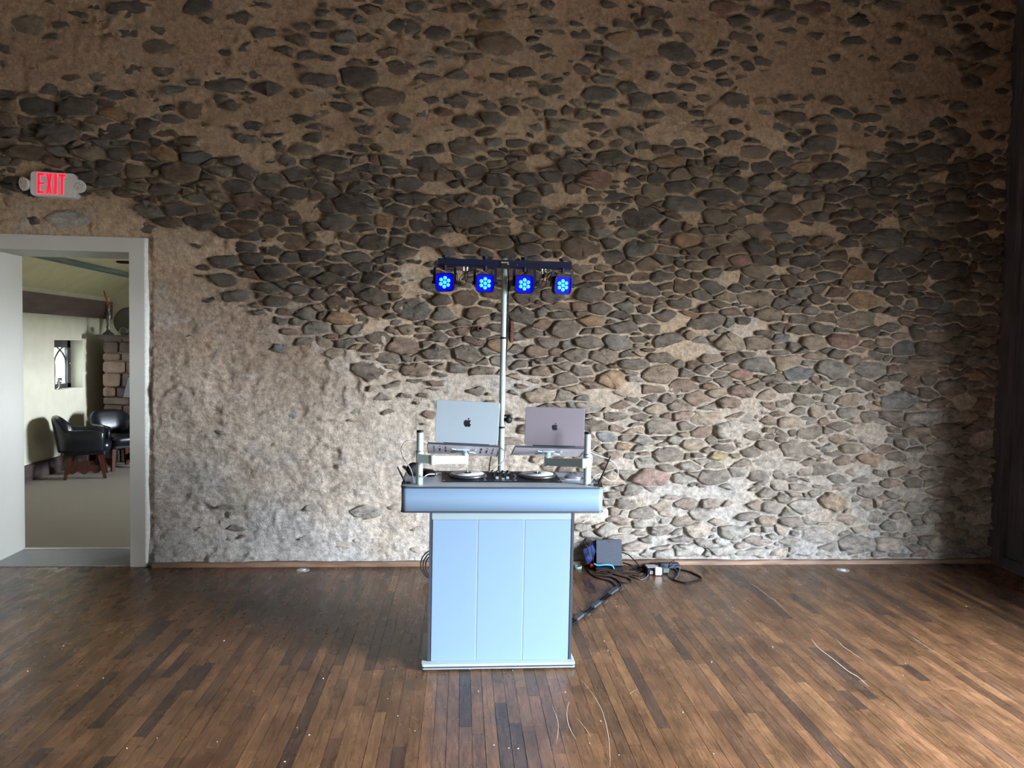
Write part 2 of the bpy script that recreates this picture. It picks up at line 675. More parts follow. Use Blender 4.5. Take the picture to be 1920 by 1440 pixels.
sv, sf, scol = [], [], []
for n, i in enumerate(order):
    v, f = board_mesh(boards[i])
    c = board_cols()
    if n < 300:
        np_mesh('floor_board', v, f, [M_FLOOR], fl, False, np.tile(c, (8, 1)))
    else:
        b = len(sv)
        sv += v
        sf += [tuple(b + k for k in q) for q in f]
        scol += [c] * 8
o = np_mesh('floor_board_field', sv, sf, [M_FLOOR], fl, False, np.array(scol))
o['kind'] = 'stuff'

# ------------------------------------------------------------------ stone wall
A = 2.05          # stones lie flat: the layout is made in x/A, z
WX0, WX1, WZ1 = -4.3, 4.67, 5.0
LAND = [  # big stones that can be recognised: px x, px y, width, height, tint
    (425, 158, 66, 38, 'd'), (596, 148, 64, 40, 'd'), (675, 148, 64, 50, 'd'), (940, 84, 60, 66, 'b'), (1268, 100, 78, 40, 'd'), (1522, 14, 74, 34, 'r'),
    (1360, 12, 75, 26, 'r'), (1465, 32, 65, 32, 'd'), (73, 200, 60, 44, 'd'), (143, 205, 76, 36, 'd'), (110, 250, 78, 36, 'd'), (210, 248, 60, 26, 'd'),
    (268, 234, 60, 18, 'd'), (340, 325, 50, 44, 'b'), (440, 347, 54, 22, 'd'), (475, 375, 52, 38, 'b'), (672, 384, 72, 42, 'd'), (775, 375, 75, 26, 'd'),
    (1205, 408, 70, 42, 'd'), (1560, 320, 70, 28, 'd'), (1600, 358, 58, 20, 'd'), (1690, 296, 70, 22, 'd'), (750, 130, 46, 44, 'b'), (800, 146, 48, 30, 'd'),
    (1065, 617, 50, 33, 'd'), (1112, 602, 53, 20, 'o'), (1170, 613, 40, 30, 'd'), (1107, 643, 40, 30, 'd'), (1157, 643, 50, 33, 'g'), (1253, 637, 53, 33, 'd'),
    (777, 693, 57, 40, 'b'), (817, 662, 57, 20, 'd'), (880, 662, 67, 18, 'd'), (1083, 668, 47, 23, 'd'), (1133, 670, 50, 27, 't'), (1147, 710, 50, 27, 'o'),
    (1233, 700, 67, 30, 't'), (1228, 767, 37, 30, 't'), (1013, 743, 50, 30, 't'), (1058, 747, 40, 23, 'd'), (1420, 558, 53, 33, 't'), (1442, 588, 43, 30, 't'),
    (1617, 563, 58, 32, 'o'), (1610, 515, 57, 27, 'o'), (1667, 513, 63, 23, 'd'), (1607, 600, 50, 37, 't'), (1370, 643, 60, 30, 't'), (1425, 643, 40, 27, 't'),
    (1423, 683, 53, 43, 'g'), (1473, 677, 60, 27, 't'), (1565, 692, 63, 33, 'g'), (1630, 693, 60, 30, 'g'), (1727, 692, 53, 37, 't'), (1698, 653, 47, 30, 'u'),
    (1740, 652, 40, 30, 'd'), (1497, 703, 50, 30, 'u'), (1323, 782, 47, 30, 't'), (1583, 638, 50, 33, 'r'), (1770, 807, 60, 30, 'd'), (1713, 808, 37, 27, 't'),
    (1370, 807, 60, 37, 'p'), (1348, 853, 33, 17, 'y'), (1560, 940, 50, 37, 'o'), (1670, 907, 50, 17, 'b'), (1635, 862, 40, 20, 'o'), (1507, 947, 57, 23, 'p'),
    (543, 780, 25, 25, 'u'), (515, 836, 25, 19, 'o'), (422, 809, 21, 13, 'g'), (689, 959, 50, 33, 'g'), (427, 951, 33, 25, 'g'), (297, 682, 33, 19, 'g'),
    (358, 630, 31, 10, 'd'), (518, 509, 46, 38, 'd'), (502, 538, 54, 17, 'd'), (656, 768, 31, 12, 'd'), (581, 953, 25, 25, 'g'), (589, 905, 33, 10, 'g'),
    (672, 905, 30, 12, 'r'), (125, 412, 75, 38, 'w'), (60, 415, 35, 26, 'd'), (1100, 965, 60, 40, 'p'), (1290, 1030, 50, 30, 'p'), (1410, 1040, 50, 26, 'g'),
    (1555, 1045, 55, 22, 'p'), (1380, 40, 40, 28, 'd'), (310, 60, 26, 18, 'd'), (297, 55, 40, 22, 'd'), (870, 620, 30, 22, 'b'), (700, 555, 55, 22, 'd'),
]
LANDSET = {}


def exposure(px, py):
    """share of the stones that stand clear of the mortar"""
    def ramp(v, a, b):
        return min(1, max(0, (v - a) / (b - a)))
    up_l = 0.42 + 0.24 * ramp(px, 420, 620)
    top = up_l if px < 1300 else 0.62
    if 1430 < px < 1780 and 40 < py < 270:
        top = 0.28
    mid = 0.93
    e = top + (0.66 - top) * ramp(py, 130, 200)
    if px < 300:
        e = max(e, 0.95 * ramp(py, 120, 190))
    e = e + (mid - e) * ramp(py, 255, 320)
    if px < 260 and py > 365:
        e = 0.25
    if py > 440:
        # bare plaster beside the door, widening downwards
        edge = 330 + ramp(py, 470, 740) * 310 + ramp(py, 740, 800) * 60
        k = ramp(px, edge - 60, edge + 80)
        low = 0.02
        hi = 0.93 - 0.06 * ramp(py, 700, 850)
        if px < 1010 and py > 700:
            hi = 0.55 - 0.25 * ramp(py, 850, 950)
        e = low + (hi - low) * k
        if px < 700 and py > 980:
            e = 0.16
    return e


def ramp_(v, a, b):
    return min(1, max(0, (v - a) / (b - a)))


rs = random.Random(41)
sites = []           # u, v, r, tint, landmark


CELL = 0.10
gridh = {}


def add_site(u, v, r, tint, lm, fac=0.93):
    gu, gv = int(u // CELL), int(v // CELL)
    if not lm:
        for a in range(gu - 2, gu + 3):
            for b in range(gv - 2, gv + 3):
                for k in gridh.get((a, b), ()):
                    s = sites[k]
                    if (s[0] - u) ** 2 + (s[1] - v) ** 2 < (fac * (s[2] + r)) ** 2:
                        return False
    gridh.setdefault((gu, gv), []).append(len(sites))
    sites.append((u, v, r, tint, lm))
    return True


for px, py, w, h, tint in LAND:
    p = W(px, py, -0.02)
    k = (p - CAM).dot(CF) / FPX
    add_site(p.x / A, p.z, sqrt(w * k / 2 / A * h * k / 2) * 1.08, tint, True)
for r, tries in ((0.078, 60), (0.062, 260), (0.050, 1500), (0.041, 6000), (0.033, 16000), (0.025, 34000), (0.018, 26000)):
    for _ in range(tries):
        v = rs.uniform(-0.03, WZ1)
        u = rs.uniform(WX0, WX1) / A
        add_site(u, v, r * rs.uniform(0.88, 1.12), '', False)


def clip(poly, a, b, c):
    """keep a*x+b*y<=c"""
    out = []
    n = len(poly)
    for i in range(n):
        p, q = poly[i], poly[(i + 1) % n]
        dp, dq = a * p[0] + b * p[1] - c, a * q[0] + b * q[1] - c
        if dp <= 0:
            out.append(p)
        if (dp < 0 < dq) or (dq < 0 < dp):
            t = dp / (dp - dq)
            out.append((p[0] + (q[0] - p[0]) * t, p[1] + (q[1] - p[1]) * t))
    return out


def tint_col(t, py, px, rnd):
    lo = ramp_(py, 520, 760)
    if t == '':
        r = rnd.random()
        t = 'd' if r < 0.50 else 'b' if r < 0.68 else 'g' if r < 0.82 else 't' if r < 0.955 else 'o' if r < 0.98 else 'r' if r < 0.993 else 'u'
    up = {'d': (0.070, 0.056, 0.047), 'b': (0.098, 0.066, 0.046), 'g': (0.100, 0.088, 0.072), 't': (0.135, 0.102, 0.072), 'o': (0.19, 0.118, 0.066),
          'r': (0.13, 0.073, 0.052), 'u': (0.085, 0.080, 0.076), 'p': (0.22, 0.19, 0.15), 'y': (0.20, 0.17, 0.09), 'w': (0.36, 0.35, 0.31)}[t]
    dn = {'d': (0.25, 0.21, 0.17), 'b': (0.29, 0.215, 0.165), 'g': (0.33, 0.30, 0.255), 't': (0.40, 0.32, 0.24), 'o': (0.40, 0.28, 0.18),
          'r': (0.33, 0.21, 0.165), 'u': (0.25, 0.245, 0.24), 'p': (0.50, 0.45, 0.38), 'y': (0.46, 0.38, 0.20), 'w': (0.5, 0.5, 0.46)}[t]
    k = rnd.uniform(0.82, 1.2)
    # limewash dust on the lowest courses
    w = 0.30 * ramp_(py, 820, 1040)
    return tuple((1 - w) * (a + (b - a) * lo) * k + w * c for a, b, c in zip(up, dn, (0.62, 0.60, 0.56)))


stones = []
for i, (u, v, r, tint, lm) in enumerate(sites):
    px, py = to_px((u * A, 0, v))
    xw = u * A
    # nothing behind the door casing and in the opening
    if xw < CAS_R + 0.09 and v < CAS_H + 0.05:
        continue
    e = exposure(px, py)
    if not lm and rs.random() > e:
        continue
    if not (-60 < px < 1990 and py > -60):
        continue
    gap = rs.uniform(0.0015, 0.0075) + 0.013 * (1 - ramp_(e, 0.5, 0.95)) * rs.uniform(0.5, 1.6)
    poly = [(u - 2.2 * r, v - 2.0 * r), (u + 2.2 * r, v - 2.0 * r), (u + 2.2 * r, v + 2.0 * r), (u - 2.2 * r, v + 2.0 * r)]
    gu, gv = int(u // CELL), int(v // CELL)
    for a in range(gu - 3, gu + 4):
        for b in range(gv - 3, gv + 4):
            for k in gridh.get((a, b), ()):
                if k == i:
                    continue
                s = sites[k]
                du, dv = s[0] - u, s[1] - v
                d = hypot(du, dv)
                if d > 4.5 * r + 0.12 or d < 1e-6:
                    continue
                nu, nv = du / d, dv / d
                t = (d * d + r * r - s[2] * s[2]) / (2 * d)
                gg = gap * sqrt((nu / A) ** 2 + nv * nv)
                poly = clip(poly, nu, nv, nu * u + nv * v + t - gg)
                if len(poly) < 3:
                    break
    # limits of the wall
    poly = clip(poly, 1, 0, (XR - 0.015) / A) if len(poly) > 2 else poly
    poly = clip(poly, 0, -1, -0.055) if len(poly) > 2 else poly
    if len(poly) < 3:
        continue
    pw = [(p[0] * A, p[1]) for p in poly]
    # drop tiny edges
    q = []
    for p in pw:
        if not q or hypot(p[0] - q[-1][0], p[1] - q[-1][1]) > 0.012:
            q.append(p)
    if len(q) < 3:
        continue
    ar = abs(sum(q[j][0] * q[(j + 1) % len(q)][1] - q[(j + 1) % len(q)][0] * q[j][1] for j in range(len(q)))) / 2
    if ar < 0.0005:
        continue
    # more points, kept straight where the cell was straight
    q2 = []
    for j in range(len(q)):
        p0, p1 = q[j], q[(j + 1) % len(q)]
        q2.append(p0)
        if hypot(p1[0] - p0[0], p1[1] - p0[1]) > 0.09:
            q2.append(((p0[0] + p1[0]) / 2, (p0[1] + p1[1]) / 2))
    # round the corners
    ck = rs.uniform(0.09, 0.24)
    rd = []
    for j in range(len(q2)):
        p0, p1 = q2[j], q2[(j + 1) % len(q2)]
        rd.append((p0[0] + (p1[0] - p0[0]) * ck, p0[1] + (p1[1] - p0[1]) * ck))
        rd.append((p0[0] + (p1[0] - p0[0]) * (1 - ck), p0[1] + (p1[1] - p0[1]) * (1 - ck)))
    cx = sum(p[0] for p in rd) / len(rd)
    cy = sum(p[1] for p in rd) / len(rd)
    rd = [(cx + (p[0] - cx) * (1 + rs.uniform(-0.11, 0.06)), cy + (p[1] - cy) * (1 + rs.uniform(-0.14, 0.08))) for p in rd]
    stones.append(dict(poly=rd, c=(cx, cy), area=ar, px=px, py=py, e=e, tint=tint, lm=lm))


# old rubble is never straight: bend the whole layout and roughen each outline
allp = np.array([p for s in stones for p in s['poly']])
ax0, az0 = allp[:, 0], allp[:, 1]
wx = 0.075 * (fbm(ax0 * 5.0, az0 * 8.0, 101, 2) - 0.5) + 0.050 * (fbm(ax0 * 14, az0 * 18, 102, 2) - 0.5)
wz = 0.050 * (fbm(ax0 * 3.0, az0 * 5.0, 103, 2) - 0.5) + 0.042 * (fbm(ax0 * 11, az0 * 18, 104, 2) - 0.5)
k0 = 0
for s in stones:
    n = len(s['poly'])
    s['poly'] = [(min(XR - 0.012, max(-4.4, p[0] + wx[k0 + j])), max(0.045, p[1] + wz[k0 + j])) for j, p in enumerate(s['poly'])]
    s['c'] = (sum(p[0] for p in s['poly']) / n, sum(p[1] for p in s['poly']) / n)
    k0 += n


def stone_geo(s):
    n = len(s['poly'])
    cx, cy = s['c']
    size = sqrt(s['area'])
    d = rs.uniform(0.018, 0.045) + 0.12 * min(size, 0.2) * rs.uniform(0.2, 1.0)
    if s['e'] < 0.5:
        d *= 0.62
    if s['py'] > 620 and s['px'] > 1000:
        d *= 1.15
    if abs(s['px'] - 97) < 60 and abs(s['py'] - 345) < 36:
        d = 0.03
    tx, tz = rs.uniform(-0.22, 0.22), rs.uniform(-0.30, 0.22)
    v, f = [], []
    for k, (sc, dd) in enumerate(((1.0, -0.03), (0.985, 0.50), (0.86, 0.93), (0.45, 1.04))):
        for p in s['poly']:
            x_, z_ = cx + (p[0] - cx) * sc, cy + (p[1] - cy) * sc
            if k == 0:
                y_ = 0.03
            else:
                y_ = -d * dd * (1 + rs.uniform(-0.22, 0.22)) - ((x_ - cx) * tx + (z_ - cy) * tz) * (0.25 if k == 1 else 1.0)
                y_ = max(-d * 1.5 - 0.01, min(y_, -0.004))
            v.append((x_, y_, z_))
    v.append((cx, -d * rs.uniform(0.98, 1.15), cy))
    for k in range(3):
        for j in range(n):
            l = (j + 1) % n
            f.append((k * n + j, k * n + l, (k + 1) * n + l, (k + 1) * n + j))
    for j in range(n):
        f.append((3 * n + j, 3 * n + (j + 1) % n, 4 * n))
    # polygon orientation so that normals face the room (-y)
    sa = sum(s['poly'][j][0] * s['poly'][(j + 1) % n][1] - s['poly'][(j + 1) % n][0] * s['poly'][j][1] for j in range(n))
    if sa < 0:
        f = [q[::-1] for q in f]
    return v, f


# mortar bed: a fine relief grid with the door left open
GS = 0.0135
gx = np.arange(WX0, XR + 0.001, (XR - WX0) / round((XR - WX0) / GS))
gz = np.arange(0.0, 5.42, GS)
GX, GZ = np.meshgrid(gx, gz)
mask = np.zeros(GX.shape)
for s in stones:
    xs = [p[0] for p in s['poly']]
    zs = [p[1] for p in s['poly']]
    i0, i1 = np.searchsorted(gx, min(xs)), np.searchsorted(gx, max(xs))
    j0, j1 = np.searchsorted(gz, min(zs)), np.searchsorted(gz, max(zs))
    if i1 <= i0 or j1 <= j0:
        continue
    sx, sz = GX[j0:j1, i0:i1], GZ[j0:j1, i0:i1]
    ins = np.zeros(sx.shape, bool)
    n = len(xs)
    for a in range(n):
        b = (a + 1) % n
        x0, z0, x1, z1 = xs[a], zs[a], xs[b], zs[b]
        cond = (z0 > sz) != (z1 > sz)
        with np.errstate(divide='ignore', invalid='ignore'):
            xi = (x1 - x0) * (sz - z0) / ((z1 - z0) if abs(z1 - z0) > 1e-9 else 1e-9) + x0
        ins ^= cond & (sx < xi)
    mask[j0:j1, i0:i1] = np.maximum(mask[j0:j1, i0:i1], ins)


def blur(a, k):
    for _ in range(2):
        p = np.pad(a, k, mode='edge')
        cs = np.cumsum(p, 0)
        a_ = (cs[2 * k:] - np.vstack([np.zeros((1, cs.shape[1])), cs[:-2 * k - 1]])) / (2 * k + 1)
        cs = np.cumsum(a_, 1)
        a = (cs[:, 2 * k:] - np.hstack([np.zeros((cs.shape[0], 1)), cs[:, :-2 * k - 1]])) / (2 * k + 1)
    return a


open_ = 1 - np.clip(blur(mask, 5) * 1.5, 0, 1)
n1 = fbm(GX * 1.6, GZ * 1.6, 3)
n2 = fbm(GX * 6, GZ * 7, 11)
n3 = fbm(GX * 20, GZ * 24, 17, 3)
chips = np.clip((fbm(GX * 4.5, GZ * 7, 29, 3) - 0.56) * 5, 0, 1)
n4 = fbm(GX * 32, GZ * 36, 19, 2)
MY = 0.003 - 0.022 * open_ - 0.034 * (n2 - 0.5) - 0.030 * (n3 - 0.5) - 0.025 * (n1 - 0.5) - 0.012 * (n4 - 0.5)
PXg = np.zeros(GX.shape)
PYg = np.zeros(GX.shape)
vx, vz = GX - CAM.x, GZ - CAM.z
vy = -CAM.y
dd = vx * CF.x + vy * CF.y + vz * CF.z
PXg = 960 + FPX * (vx * CR.x + vy * CR.y + vz * CR.z) / dd
PYg = 720 - FPX * (vx * CU.x + vy * CU.y + vz * CU.z) / dd
plaster = np.clip((700 - PXg + (n1 - 0.5) * 300) / 120, 0, 1) * np.clip((PYg - 470) / 120, 0, 1)
rid = 1 - np.abs(2 * fbm(GX * 7 + 3, GZ * 9, 61, 3) - 1)
MY = MY - 0.045 * np.clip(rid - 0.55, 0, 1) * (rid > 0.55) * 2 * np.clip(fbm(GX * 2.4, GZ * 2.4, 67, 2) * 2 - 0.7, 0, 1)
MY = MY + plaster * (0.012 * (n2 - 0.5) + 0.022 * chips)
MY = np.where((GX < CAS_R + 0.03) & (GZ < CAS_H + 0.03), np.maximum(MY, -0.005), MY)
# mortar colours
def mixc(a, b, t):
    t = np.clip(t, 0, 1)[..., None]
    return a * (1 - t) + b * t
cc = lambda *c: np.broadcast_to(np.array(c), GX.shape + (3,))
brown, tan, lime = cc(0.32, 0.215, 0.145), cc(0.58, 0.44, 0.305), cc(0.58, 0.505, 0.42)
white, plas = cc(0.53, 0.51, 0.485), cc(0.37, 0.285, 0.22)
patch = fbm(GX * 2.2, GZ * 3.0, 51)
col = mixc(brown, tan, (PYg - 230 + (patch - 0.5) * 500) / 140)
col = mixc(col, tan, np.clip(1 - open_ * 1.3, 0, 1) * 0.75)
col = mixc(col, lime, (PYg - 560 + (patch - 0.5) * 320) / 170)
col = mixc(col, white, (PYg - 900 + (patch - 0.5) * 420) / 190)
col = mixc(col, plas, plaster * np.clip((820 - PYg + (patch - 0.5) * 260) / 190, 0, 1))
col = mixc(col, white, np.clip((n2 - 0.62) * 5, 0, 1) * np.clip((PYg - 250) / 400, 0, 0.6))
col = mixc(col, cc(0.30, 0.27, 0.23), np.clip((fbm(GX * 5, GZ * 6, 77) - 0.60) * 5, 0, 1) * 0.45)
nz, nx = GX.shape
verts = np.stack([GX, MY, GZ], -1).reshape(-1, 3)
idx = np.arange(nx * nz).reshape(nz, nx)
quads = np.stack([idx[:-1, :-1], idx[:-1, 1:], idx[1:, 1:], idx[1:, :-1]], -1)
cxm, czm = (GX[:-1, :-1] + GX[1:, 1:]) / 2, (GZ[:-1, :-1] + GZ[1:, 1:]) / 2
keep = ~((cxm > DOOR_L - 0.08) & (cxm < DOOR_R + 0.08) & (czm < DOOR_H + 0.08))
quads = quads[keep].reshape(-1, 4)
body = MB()
body.cur = 1
dl, dr, dh = DOOR_L - 0.015, DOOR_R + 0.015, DOOR_H + 0.015
for a, b in (((-6.0, 0.035, 0), (dl, WALL_T, ROOM_H)), ((dr, 0.035, 0), (XR + 0.3, WALL_T, ROOM_H)), ((dl, 0.035, dh), (dr, WALL_T, ROOM_H))):
    body.box(a, b)
body.box((-6.0, -0.01, 0), (WX0, 0.04, ROOM_H))
body.box((WX0, -0.01, 5.4), (XR + 0.3, 0.04, ROOM_H))
nb = len(verts)
allv = [tuple(p) for p in verts] + body.v
allf = [tuple(q) for q in quads.tolist()] + [tuple(nb + i for i in q) for q in body.f]
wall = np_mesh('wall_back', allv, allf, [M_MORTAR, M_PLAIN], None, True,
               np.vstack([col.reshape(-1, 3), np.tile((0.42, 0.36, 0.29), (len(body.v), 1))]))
wall.data.polygons.foreach_set('material_index', [0] * len(quads) + [1] * len(body.f))
wall.data.polygons.foreach_set('use_smooth', [True] * len(quads) + [False] * len(body.f))
struct(wall, 'tall rubble stone wall with old lime mortar')

def smear(s, cv, v):
    """lime wiped over the stone from its joints"""
    n = len(s['poly'])
    i, j = min(nx - 1, max(0, int(np.searchsorted(gx, s['c'][0])))), min(nz - 1, max(0, int(np.searchsorted(gz, s['c'][1]))))
    mc_ = col[j, i]
    low = ramp_(s['py'], 560, 900)
    k = np.zeros(len(v))
    k[:n] = 0.9
    k[n:2 * n] = [rs.uniform(0.0, 0.25 + 0.4 * low) for _ in range(n)]
    k[2 * n:3 * n] = [max(0, rs.uniform(-0.7, 0.12 + 0.25 * low)) for _ in range(n)]
    k[3 * n:] = [max(0, rs.uniform(-0.6, 0.05 + 0.12 * low)) for _ in range(len(v) - 3 * n)]
    return cv * (1 - k[:, None]) + mc_ * k[:, None]


stones.sort(key=lambda s: -s['area'] * (1 if -30 < s['px'] < 1950 and s['py'] > -20 else 0.01))
sv, sf, scol = [], [], []
for n, s in enumerate(stones):
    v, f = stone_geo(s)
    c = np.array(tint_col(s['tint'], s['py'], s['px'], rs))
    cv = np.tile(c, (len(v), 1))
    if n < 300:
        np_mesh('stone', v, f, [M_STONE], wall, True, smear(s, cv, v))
    else:
        b = len(sv)
        sv += v
        sf += [tuple(b + k for k in q) for q in f]
        scol.append(smear(s, cv, v))
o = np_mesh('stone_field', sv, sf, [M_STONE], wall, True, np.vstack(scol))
o['kind'] = 'stuff'

# worn strip at the foot of the wall
bb = MB()
seg = 90
vs, fs = [], []
for i in range(seg + 1):
    xa = CAS_R + 0.03 + (XR - CAS_R - 0.03) * i / seg
    h = 0.034 + 0.006 * (float(vnoise(i * 0.31, 0.5, 5)) - 0.5)
    t = 0.060 + 0.006 * (float(vnoise(i * 0.23, 0.5, 9)) - 0.5)
    vs += [(xa, -t, 0.0), (xa, -t, h - 0.006), (xa, -t + 0.008, h), (xa, 0.03, h), (xa, 0.03, 0.0)]
for i in range(seg):
    for k in range(5):
        l = (k + 1) % 5
        fs.append((i * 5 + k, i * 5 + l, i * 5 + 5 + l, i * 5 + 5 + k))
fs += [(0, 1, 2, 3, 4), tuple(range(seg * 5, seg * 5 + 5))]
bb.add(vs, fs)
struct(bb.build('baseboard_back', M_BASEBOARD), 'thin worn wood strip along the foot of the stone wall')

# ------------------------------------------------------------------ boarded wall on the right, other walls, ceiling
wr = MB()
x0, x1 = XR + 0.03, XR + 0.11
ys = [0.04] + [v for a in SIDE_OPEN for v in (a[1], a[0])] + [ROOM_Y - 0.25]
for k in range(0, len(ys), 2):
    wr.box((x0, ys[k + 1], 0), (x1, ys[k], ROOM_H))
for a, b in SIDE_OPEN:
    wr.box((x0, a, SIDE_Z[1]), (x1, b, ROOM_H))
    wr.box((x0, a, -0.1), (x1, b, SIDE_Z[0]))
wr = struct(wr.build('wall_right', M_DARKWOOD), 'dark stained wooden board wall')
y = -0.16
k = 0
while y > -3.1:
    w = (0.19, 0.14, 0.22, 0.17)[k % 4]
    MB().box((XR + 0.004 * (k % 3), y - w + 0.004, 0.0), (XR + 0.04, y - 0.004, ROOM_H)).build('wall_board', M_DARKWOOD, wr)
    y -= w
    k += 1
MB().box((XR - 0.05, -0.155, 0.0), (XR + 0.06, 0.03, ROOM_H)).build('corner_post', M_DARKWOOD, wr)
MB().box((XR - 0.08, -3.10, 0.0), (XR + 0.02, -2.86, ROOM_H)).build('shading_post', M_DARKWOOD, wr)  # unseen post, added to shade the right end of the stone wall
struct(MB().box((XR - 0.028, -2.86, 0), (XR + 0.005, -0.155, 0.085)).build('baseboard_right', M_DARKWOOD))
struct(MB().box((-6.25, ROOM_Y - 0.25, 0), (-6.0, WALL_T, ROOM_H)).build('wall_left', M_PLAIN))
wf = MB()
xs = [-6.25] + [v for a in BACK_OPEN for v in a] + [XR + 0.25]
for k in range(0, len(xs), 2):
    wf.box((xs[k], ROOM_Y - 0.25, 0), (xs[k + 1], ROOM_Y, ROOM_H))
for a, b in BACK_OPEN:
    wf.box((a, ROOM_Y - 0.25, BACK_Z[1]), (b, ROOM_Y, ROOM_H))
    wf.box((a, ROOM_Y - 0.25, 0), (b, ROOM_Y, BACK_Z[0]))
struct(wf.build('wall_front', M_PLAIN))
struct(MB().box((-6.25, ROOM_Y - 0.25, ROOM_H), (XR + 0.25, WALL_T, ROOM_H + 0.2)).build('ceiling', M_CEIL))
struct(MB().box((-60, -70, -0.5), (70, 60, -0.32)).build('ground', M_GRASS), 'grass and gravel around the building')
wi = 2
for a, b in SIDE_OPEN:
    fr = MB()
    for yy in (a, (a + b) / 2, b):
        fr.box((XR + 0.06, yy - 0.03, SIDE_Z[0]), (XR + 0.10, yy + 0.03, SIDE_Z[1]))
    for zz in (SIDE_Z[0], 0.85, 1.65, SIDE_Z[1]):
        fr.box((XR + 0.06, a, zz - 0.02), (XR + 0.10, b, zz + 0.02))
    struct(fr.build('window_%d' % wi, M_CASING))
    wi += 1

# ------------------------------------------------------------------ doorway
tr = MB()
tr.box((DOOR_R, -0.03, 0), (CAS_R - 0.03, 0.04, CAS_H))                       # right casing
tr.box((DOOR_L - 0.14, -0.03, DOOR_H), (DOOR_R, 0.04, CAS_H))                  # head casing
tr.box((DOOR_L - 0.14, -0.03, 0), (DOOR_L, 0.04, DOOR_H))                      # left casing
tr.box((DOOR_L - 0.02, 0.04, 0), (DOOR_L, WALL_T + 0.01, DOOR_H + 0.02))       # reveals
tr.box((DOOR_R, 0.04, 0), (DOOR_R + 0.02, WALL_T + 0.01, DOOR_H + 0.02))
tr.box((DOOR_L, 0.04, DOOR_H), (DOOR_R, WALL_T + 0.01, DOOR_H + 0.02))
tr = struct(tr.build('trim_1', M_CASING), 'pale painted casing around the open doorway')
ed = MB()
rr = random.Random(5)
prev = None
pts = []
for i in range(64):
    z = CAS_H * i / 63
    pts.append((CAS_R - 0.008 + 0.012 * (fbm(np.array([z * 3.0]), np.array([0.3]), 5)[0] - 0.5) * 3, z))
vs, fs = [], []
for i, (xx, z) in enumerate(pts):
    vs += [(CAS_R - 0.03, -0.03, z), (CAS_R - 0.02, -0.030, z), (xx, -0.006, z), (xx + 0.004, 0.03, z)]
for i in range(len(pts) - 1):
    for k in range(3):
        a = i * 4 + k
        fs.append((a, a + 1, a + 5, a + 4))
ed.add(vs, fs, True)
ed.build('caulked_edge', M_CASING_EDGE, tr)
struct(MB().box((DOOR_L, -0.012, -0.05), (DOOR_R, WALL_T - 0.02, 0.006)).build('floor_sill', M_SILL), 'grey vinyl doorway sill')
struct(MB().box((DOOR_L, WALL_T - 0.02, -0.04), (DOOR_R, WALL_T + 0.012, 0.012)).build('trim_2', M_STRIP), 'pale metal threshold strip')

# ------------------------------------------------------------------ room beyond the doorway
FXL, FY, EAVE = -5.05, 6.0, 2.36
struct(MB().box((-6.0, WALL_T + 0.012, -0.06), (FXL + 6.0, FY + 0.2, 0.0)).build('floor_far', M_CARPET), 'grey-beige carpet in the room beyond')
# window hole in the left wall
w0, w1 = on(103, 638, 0, FXL), on(156, 729, 0, FXL)
wy0, wy1 = 4.33, 5.11
wz0, wz1 = 1.065, 1.72
wl = MB()
TH = 0.55
wl.box((FXL - TH, WALL_T, 0), (FXL, wy0, EAVE + 0.3))
wl.box((FXL - TH, wy1, 0), (FXL, FY + 0.2, EAVE + 0.3))
wl.box((FXL - TH, wy0, 0), (FXL, wy1, wz0))
wl.box((FXL - TH, wy0, wz1), (FXL, wy1, EAVE + 0.3))
struct(wl.build('wall_far_left', M_CREAM), 'cream plaster wall with a deep small window')
wfr = MB().box((FXL - 0.3, FY, 0), (FAR_XR, FY + 0.2, 4.6))
struct(wfr.build('wall_far', M_CREAM), 'cream plaster wall behind the stone chimney')
wrr = MB()
a0, a1 = FAR_OPEN
wrr.box((FAR_XR, WALL_T, 0), (FAR_XR + 0.25, a0, 4.6)).box((FAR_XR, a1, 0), (FAR_XR + 0.25, FY + 0.2, 4.6))
wrr.box((FAR_XR, a0, 0), (FAR_XR + 0.25, a1, FAR_Z[0])).box((FAR_XR, a0, FAR_Z[1]), (FAR_XR + 0.25, a1, 4.6))
struct(wrr.build('wall_far_right', M_CREAM))
sl = 0.80
cl = MB()
v = [(FXL - 0.3, WALL_T, EAVE - 0.3 * sl), (FXL + 2.2, WALL_T, EAVE + 2.2 * sl), (FAR_XR + 0.25, WALL_T, EAVE + 2.2 * sl)]
v2 = [(a, FY + 0.2, c) for a, b, c in v]
up = [(a, b, c + 0.15) for a, b, c in v + v2]
cl.add(v + v2, [(0, 1, 4, 3), (1, 2, 5, 4)])
cl.add(up, [(0, 3, 4, 1), (1, 4, 5, 2)])
struct(cl.build('ceiling_far', M_CREAM_CEIL), 'sloping cream ceiling in the room beyond')
struct(MB().box((FXL, WALL_T + 0.02, 0), (FXL + 0.03, FY, 0.20)).build('baseboard_far_left', M_BEAM), 'dark wooden baseboard')

